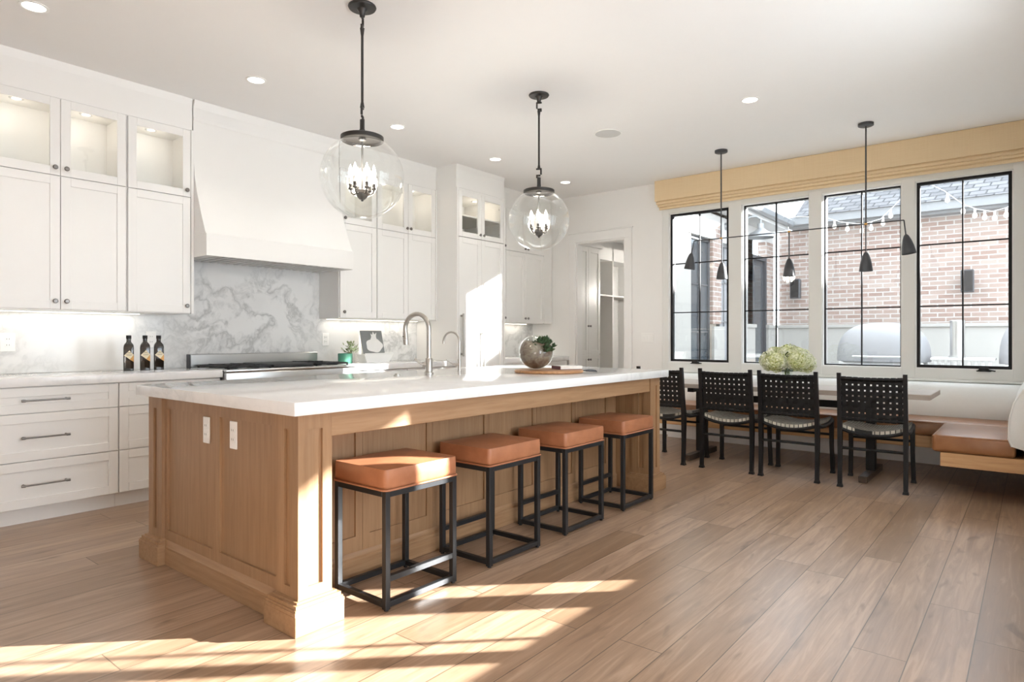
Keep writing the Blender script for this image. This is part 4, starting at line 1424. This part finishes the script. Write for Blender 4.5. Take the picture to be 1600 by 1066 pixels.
m.box(8.13, 10.56, 5.20, 5.58, 1.815, 1.84).box(8.13, 10.56, 5.20, 5.58, 2.38, 2.58).box(8.13, 10.56, 5.18, 5.58, .42, .46).box(8.13, 10.56, 5.20, 5.58, 0, .08).box(8.13, 10.56, 5.57, 5.58, 0, 2.58)
m.build('carcass', 'white_paint', lk)
for x in (8.5, 9.3, 10.1):
    h_ = MB().box(x - .01, x + .01, 5.562, 5.569, 1.50, 1.58).tube([(x, 5.562, 1.56), (x, 5.53, 1.55), (x, 5.52, 1.575)], .005, 8).tube([(x, 5.562, 1.52), (x, 5.53, 1.50), (x, 5.52, 1.52)], .005, 8)
    h_.build('coat_hook', 'pewter', lk)
ml = thing('mudroom_fill', 'small round ceiling fill light added out of view in the mud room', 'ceiling light', (9.1, 4.3, 2.80))  # added lamp, set where the doorway hides it, to brighten the mud room
MB().lathe([(0, 2.80), (.07, 2.80), (.07, 2.79), (0, 2.785)], (9.1, 4.3, 0), 24).build('lens', 'lamp_lens', ml)
child_light(ml, 'mudroom_fill_point', 'POINT', (9.1, 4.25, 1.9), (0, 0, 0), 34, (1, .95, .88), shadow_soft_size=.1)

# ------------------------------------------------------------------ outdoors
GZ = -.15
struct('patio_ground', MB().box(7.33, 26, -14, 3.78, GZ - .1, GZ), 'paving', 'pale paved patio outside the windows', 'patio')
bb = thing('brick_building', 'pale brick outbuilding with grey shingle roof across the patio', 'building', (14, -3, GZ))
MB().box(12.6, 12.8, -10, 3.74, 1.38, 3.16).build('brick_wall', 'brick', bb)
MB().box(12.5, 12.8, -10, 3.74, GZ, 1.34).box(12.46, 12.8, -10, 3.74, 1.34, 1.40, .01).build('stone_base', 'stone', bb)
MB().box(12.35, 12.62, -10.2, 3.5, 3.16, 3.20).box(12.22, 12.36, -10.2, 3.5, 3.20, 3.34).build('eave', 'fascia_grey', bb)
MB().prism([(12.18, -10.3, 3.34), (17.0, -10.3, 6.28), (21.6, -10.3, 3.34)], (0, 13.65, 0)).build('roof', 'shingle', bb)
MB().box(13.80, 14.20, -4.75, -4.45, 4.2, 6.1).build('sun_block_chimney', 'brick', bb)  # added out of view to keep direct sun off the cookbook
MB().box(12.8, 21.2, -10, -9.8, GZ, 3.3).box(21.0, 21.2, -9.8, 3.3, GZ, 3.3).build('rear_wall', 'brick', bb)

hw_ = thing('house_wing', 'house wing with pale stone, brick and dark framed openings beside the patio', 'building', (10, 3.9, GZ))
YW = 3.80
m = MB()
for a, b in ((9.52, 9.86), (10.36, 11.30), (12.05, 12.44)):
    m.box(a, b, YW, YW + .16, 1.38, 2.92)
m.box(10.36, 11.30, YW, YW + .16, 1.38, 2.92)
m.build('brick_wall', 'brick', hw_)
MB().box(7.33, 8.72, YW, YW + .16, GZ, 2.92).box(9.48, 9.90, YW - .04, YW, GZ, 1.34).box(10.32, 11.32, YW - .04, YW + .16, GZ, 1.34).box(12.03, 12.44, YW - .04, YW + .16, GZ, 1.34).box(9.86, 10.36, YW + .0, YW + .16, GZ, .8).box(8.72, 9.52, YW, YW + .16, GZ, .55) \
    .box(10.28, 11.34, YW - .06, YW + .16, 1.34, 1.40).box(12.0, 12.44, YW - .06, YW + .16, 1.34, 1.40).build('stone_base', 'stone', hw_)
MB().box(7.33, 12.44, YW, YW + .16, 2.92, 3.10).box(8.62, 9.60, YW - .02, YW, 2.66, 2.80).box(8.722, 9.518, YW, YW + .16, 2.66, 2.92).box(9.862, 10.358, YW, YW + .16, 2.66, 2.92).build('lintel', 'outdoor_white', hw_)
for a, b, z0, z1 in ((8.72, 9.50, .55, 2.66), (9.90, 10.33, .80, 2.66)):
    f = MB().box(a, a + .05, YW + .04, YW + .10, z0, z1).box(b - .05, b, YW + .04, YW + .10, z0, z1).box(a, b, YW + .04, YW + .10, z0, z0 + .05).box(a, b, YW + .04, YW + .10, z1 - .05, z1)
    xm = (a + b) / 2
    f.box(xm - .012, xm + .012, YW + .05, YW + .09, z0, z1)
    for k in (1, 2): f.box(a, b, YW + .05, YW + .09, z0 + (z1 - z0) * k / 3 - .012, z0 + (z1 - z0) * k / 3 + .012)
    o = f.build('window', 'slate_black' if a < 9 else 'lamp_grey', hw_)
    MB().box(a + .05, b - .05, YW + .066, YW + .072, z0 + .05, z1 - .05).build('pane', 'dark_glass' if a < 9 else 'cover_grey', o)
dr = MB().box(11.34, 12.02, YW + .05, YW + .10, GZ, 2.55).box(11.30, 11.37, YW + .0, YW + .05, GZ, 2.62).box(11.99, 12.06, YW, YW + .05, GZ, 2.62).box(11.37, 11.99, YW, YW + .05, 2.55, 2.62)
o = dr.build('patio_door', 'slate_black', hw_)
MB().box(11.44, 11.92, YW + .044, YW + .0495, .1, 2.45).build('pane', 'dark_glass', o)
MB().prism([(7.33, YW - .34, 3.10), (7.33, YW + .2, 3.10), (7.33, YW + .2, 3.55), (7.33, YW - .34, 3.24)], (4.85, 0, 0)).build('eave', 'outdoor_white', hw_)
MB().box(7.33, 12.2, YW - .44, YW - .34, 3.16, 3.28, .02).build('gutter', 'lamp_grey', hw_)

# unseen roof slab added to trim the sun patches to a slanted edge
pr = thing('sun_block_roof', 'plain roof slab added out of view to block high sun at the side wall windows', 'roof', (6, -3, 3.57))
MB().box(5.6, 8.0, -7.5, YR - .4, 3.57, 3.67).build('sun_block_deck', 'outdoor_white', pr)
for y in (-7.3, -.75):
    MB().box(7.85, 7.97, y - .06, y + .06, GZ, 3.57).build('post', 'outdoor_white', pr)

gn = thing('barn_light', 'grey gooseneck barn light on the house wing outside', 'outdoor lamp', (10.2, 3.5, 2.9))
cx_, cy_, cz_ = 10.30, 3.34, 2.86
MB().lathe([(0, .10), (.05, .10), (.055, .02), (.10, -.02), (.16, -.05), (.20, -.12), (.205, -.125), (.19, -.12), (.15, -.055), (0, -.03)], (cx_, cy_, cz_), 32).build('shade', 'lamp_grey', gn)
MB().tube([(cx_, cy_, cz_ + .10), (cx_, cy_, cz_ + .17), (cx_ - .05, cy_ + .05, cz_ + .21), (cx_ - .12, cy_ + .12, cz_ + .20), (cx_ - .22, cy_ + .24, cz_ + .12), (cx_ - .26, cy_ + .36, cz_ + .08), (cx_ - .26, YW - .002, cz_ + .07)], .016, 10)  .cyl((cx_ - .26, YW - .002, cz_ + .07), (cx_ - .26, YW - .03, cz_ + .07), .06, .05, 20).build('arm', 'lamp_grey', gn)

def spk(y, label):
    s = thing('outdoor_speaker', label, 'speaker', (12.36, y, 1.87))
    MB().box(12.30, 12.42, y - .085, y + .085, 1.88, 2.235, .012).build('body', 'slate_black', s)
    MB().box(12.42, 12.598, y - .03, y + .03, 2.0, 2.1).build('bracket', 'slate_black', s)
    MB().box(12.294, 12.30, y - .07, y + .07, 1.90, 2.215, .003).build('grille', 'black_metal', s)
spk(3.385, 'dark box speaker on the brick wall seen through the window behind the flowers')
spk(.82, 'dark box speaker on the brick wall seen through the end casement')

def string(label, pts, xs):
    s = thing('string_lights', label, 'string lights', pts[0])
    full = []
    for a, b in zip(pts, pts[1:]):
        for k in range(6):
            full.append(Vector(a).lerp(Vector(b), k / 6))
    full.append(Vector(pts[-1]))
    MB().tube(full, .006, 6).build('cable', 'outdoor_white', s)
    for k in xs:
        i = int(k * (len(full) - 1))
        p = full[i]
        bsk = MB().cyl(p - Vector((0, 0, .005)), p - Vector((0, 0, .05)), .016, seg=10).build('socket', 'outdoor_white', s)
        MB().lathe([(.012, -.05), (.03, -.09), (.028, -.12), (0, -.14)], p, 12).build('bulb', 'string_bulb', bsk)
string('string lights sagging across the window between flowers and end casement', [(11, 3.2, 3.15), (11, 2.6, 3.08), (11, 2.35, 2.97), (11, 2.05, 2.90), (11, 1.8, 2.95), (11, 1.60, 3.15), (11, 1.3, 3.46)], [.28, .40, .52, .60, .70, .78])
string('string lights sagging across the end casement window', [(11, 1.28, 3.46), (11, 1.0, 3.26), (11, .78, 3.04), (11, .62, 2.95), (11, .45, 2.90), (11, .3, 2.93), (11, 0, 3.08)], [.2, .34, .48, .6, .72, .85])

def grill(name, label, x, y, w, z):
    g = thing(name, label, 'grill', (x, y, GZ))
    MB().box(x - .25, x + .30, y - w / 2, y + w / 2, GZ, .86, .01).build('cart', 'outdoor_white', g)
    m = MB().ball((0, 0, 0), 1, 40)
    for v in m.bm.verts:      # a squarish rounded hood, flat underneath
        for k in range(3):
            c = v.co[k]
            v.co[k] = math.copysign(abs(c) ** .72, c)
        v.co.x = x + v.co.x * .33; v.co.y = y + v.co.y * w * .56
        v.co.z = .865 + max(0, v.co.z) * (z - .865)
    o = m.build('hood', 'cover_grey', g, angle=60)
    MB().cyl((x - .36, y - w * .3, .93), (x - .36, y + w * .3, .93), .012, seg=10).build('handle', 'steel', o)
grill('outdoor_grill', 'pale grey hooded grill outside the third window', 9.45, 1.52, .94, 1.36)
grill('outdoor_grill', 'pale grey hooded grill outside the end casement', 9.45, -.20, .94, 1.46)

lg_ = thing('outdoor_ledge', 'low white slatted ledge outside the end casement', 'ledge', (9.3, .75, GZ))
MB().box(9.10, 9.55, .35, .97, .90, .93, .006).build('top', 'outdoor_white', lg_)
MB().box(9.2, 9.5, .37, .95, GZ, .72).build('base', 'stone', lg_)
for k in range(9):
    y = .38 + k * .065
    MB().box(9.13, 9.17, y, y + .03, .72, .90).build('baluster', 'outdoor_white', lg_)
MB().box(9.12, 9.2, .36, .96, .68, .72).build('rail', 'outdoor_white', lg_)
fp = thing('steel_flue', 'short brushed steel flue standing on the slatted ledge outside', 'flue', (9.3, .715, .93))
MB().lathe([(.075, 0), (.075, .42), (.08, .42), (.08, .44), (.055, .45), (0, .45)], (9.3, .715, .93), 28).build('pipe', 'steel', fp)
MB().lathe([(.09, .001), (.09, .02), (.076, .022)], (9.3, .715, .93), 28).build('collar', 'steel', fp)
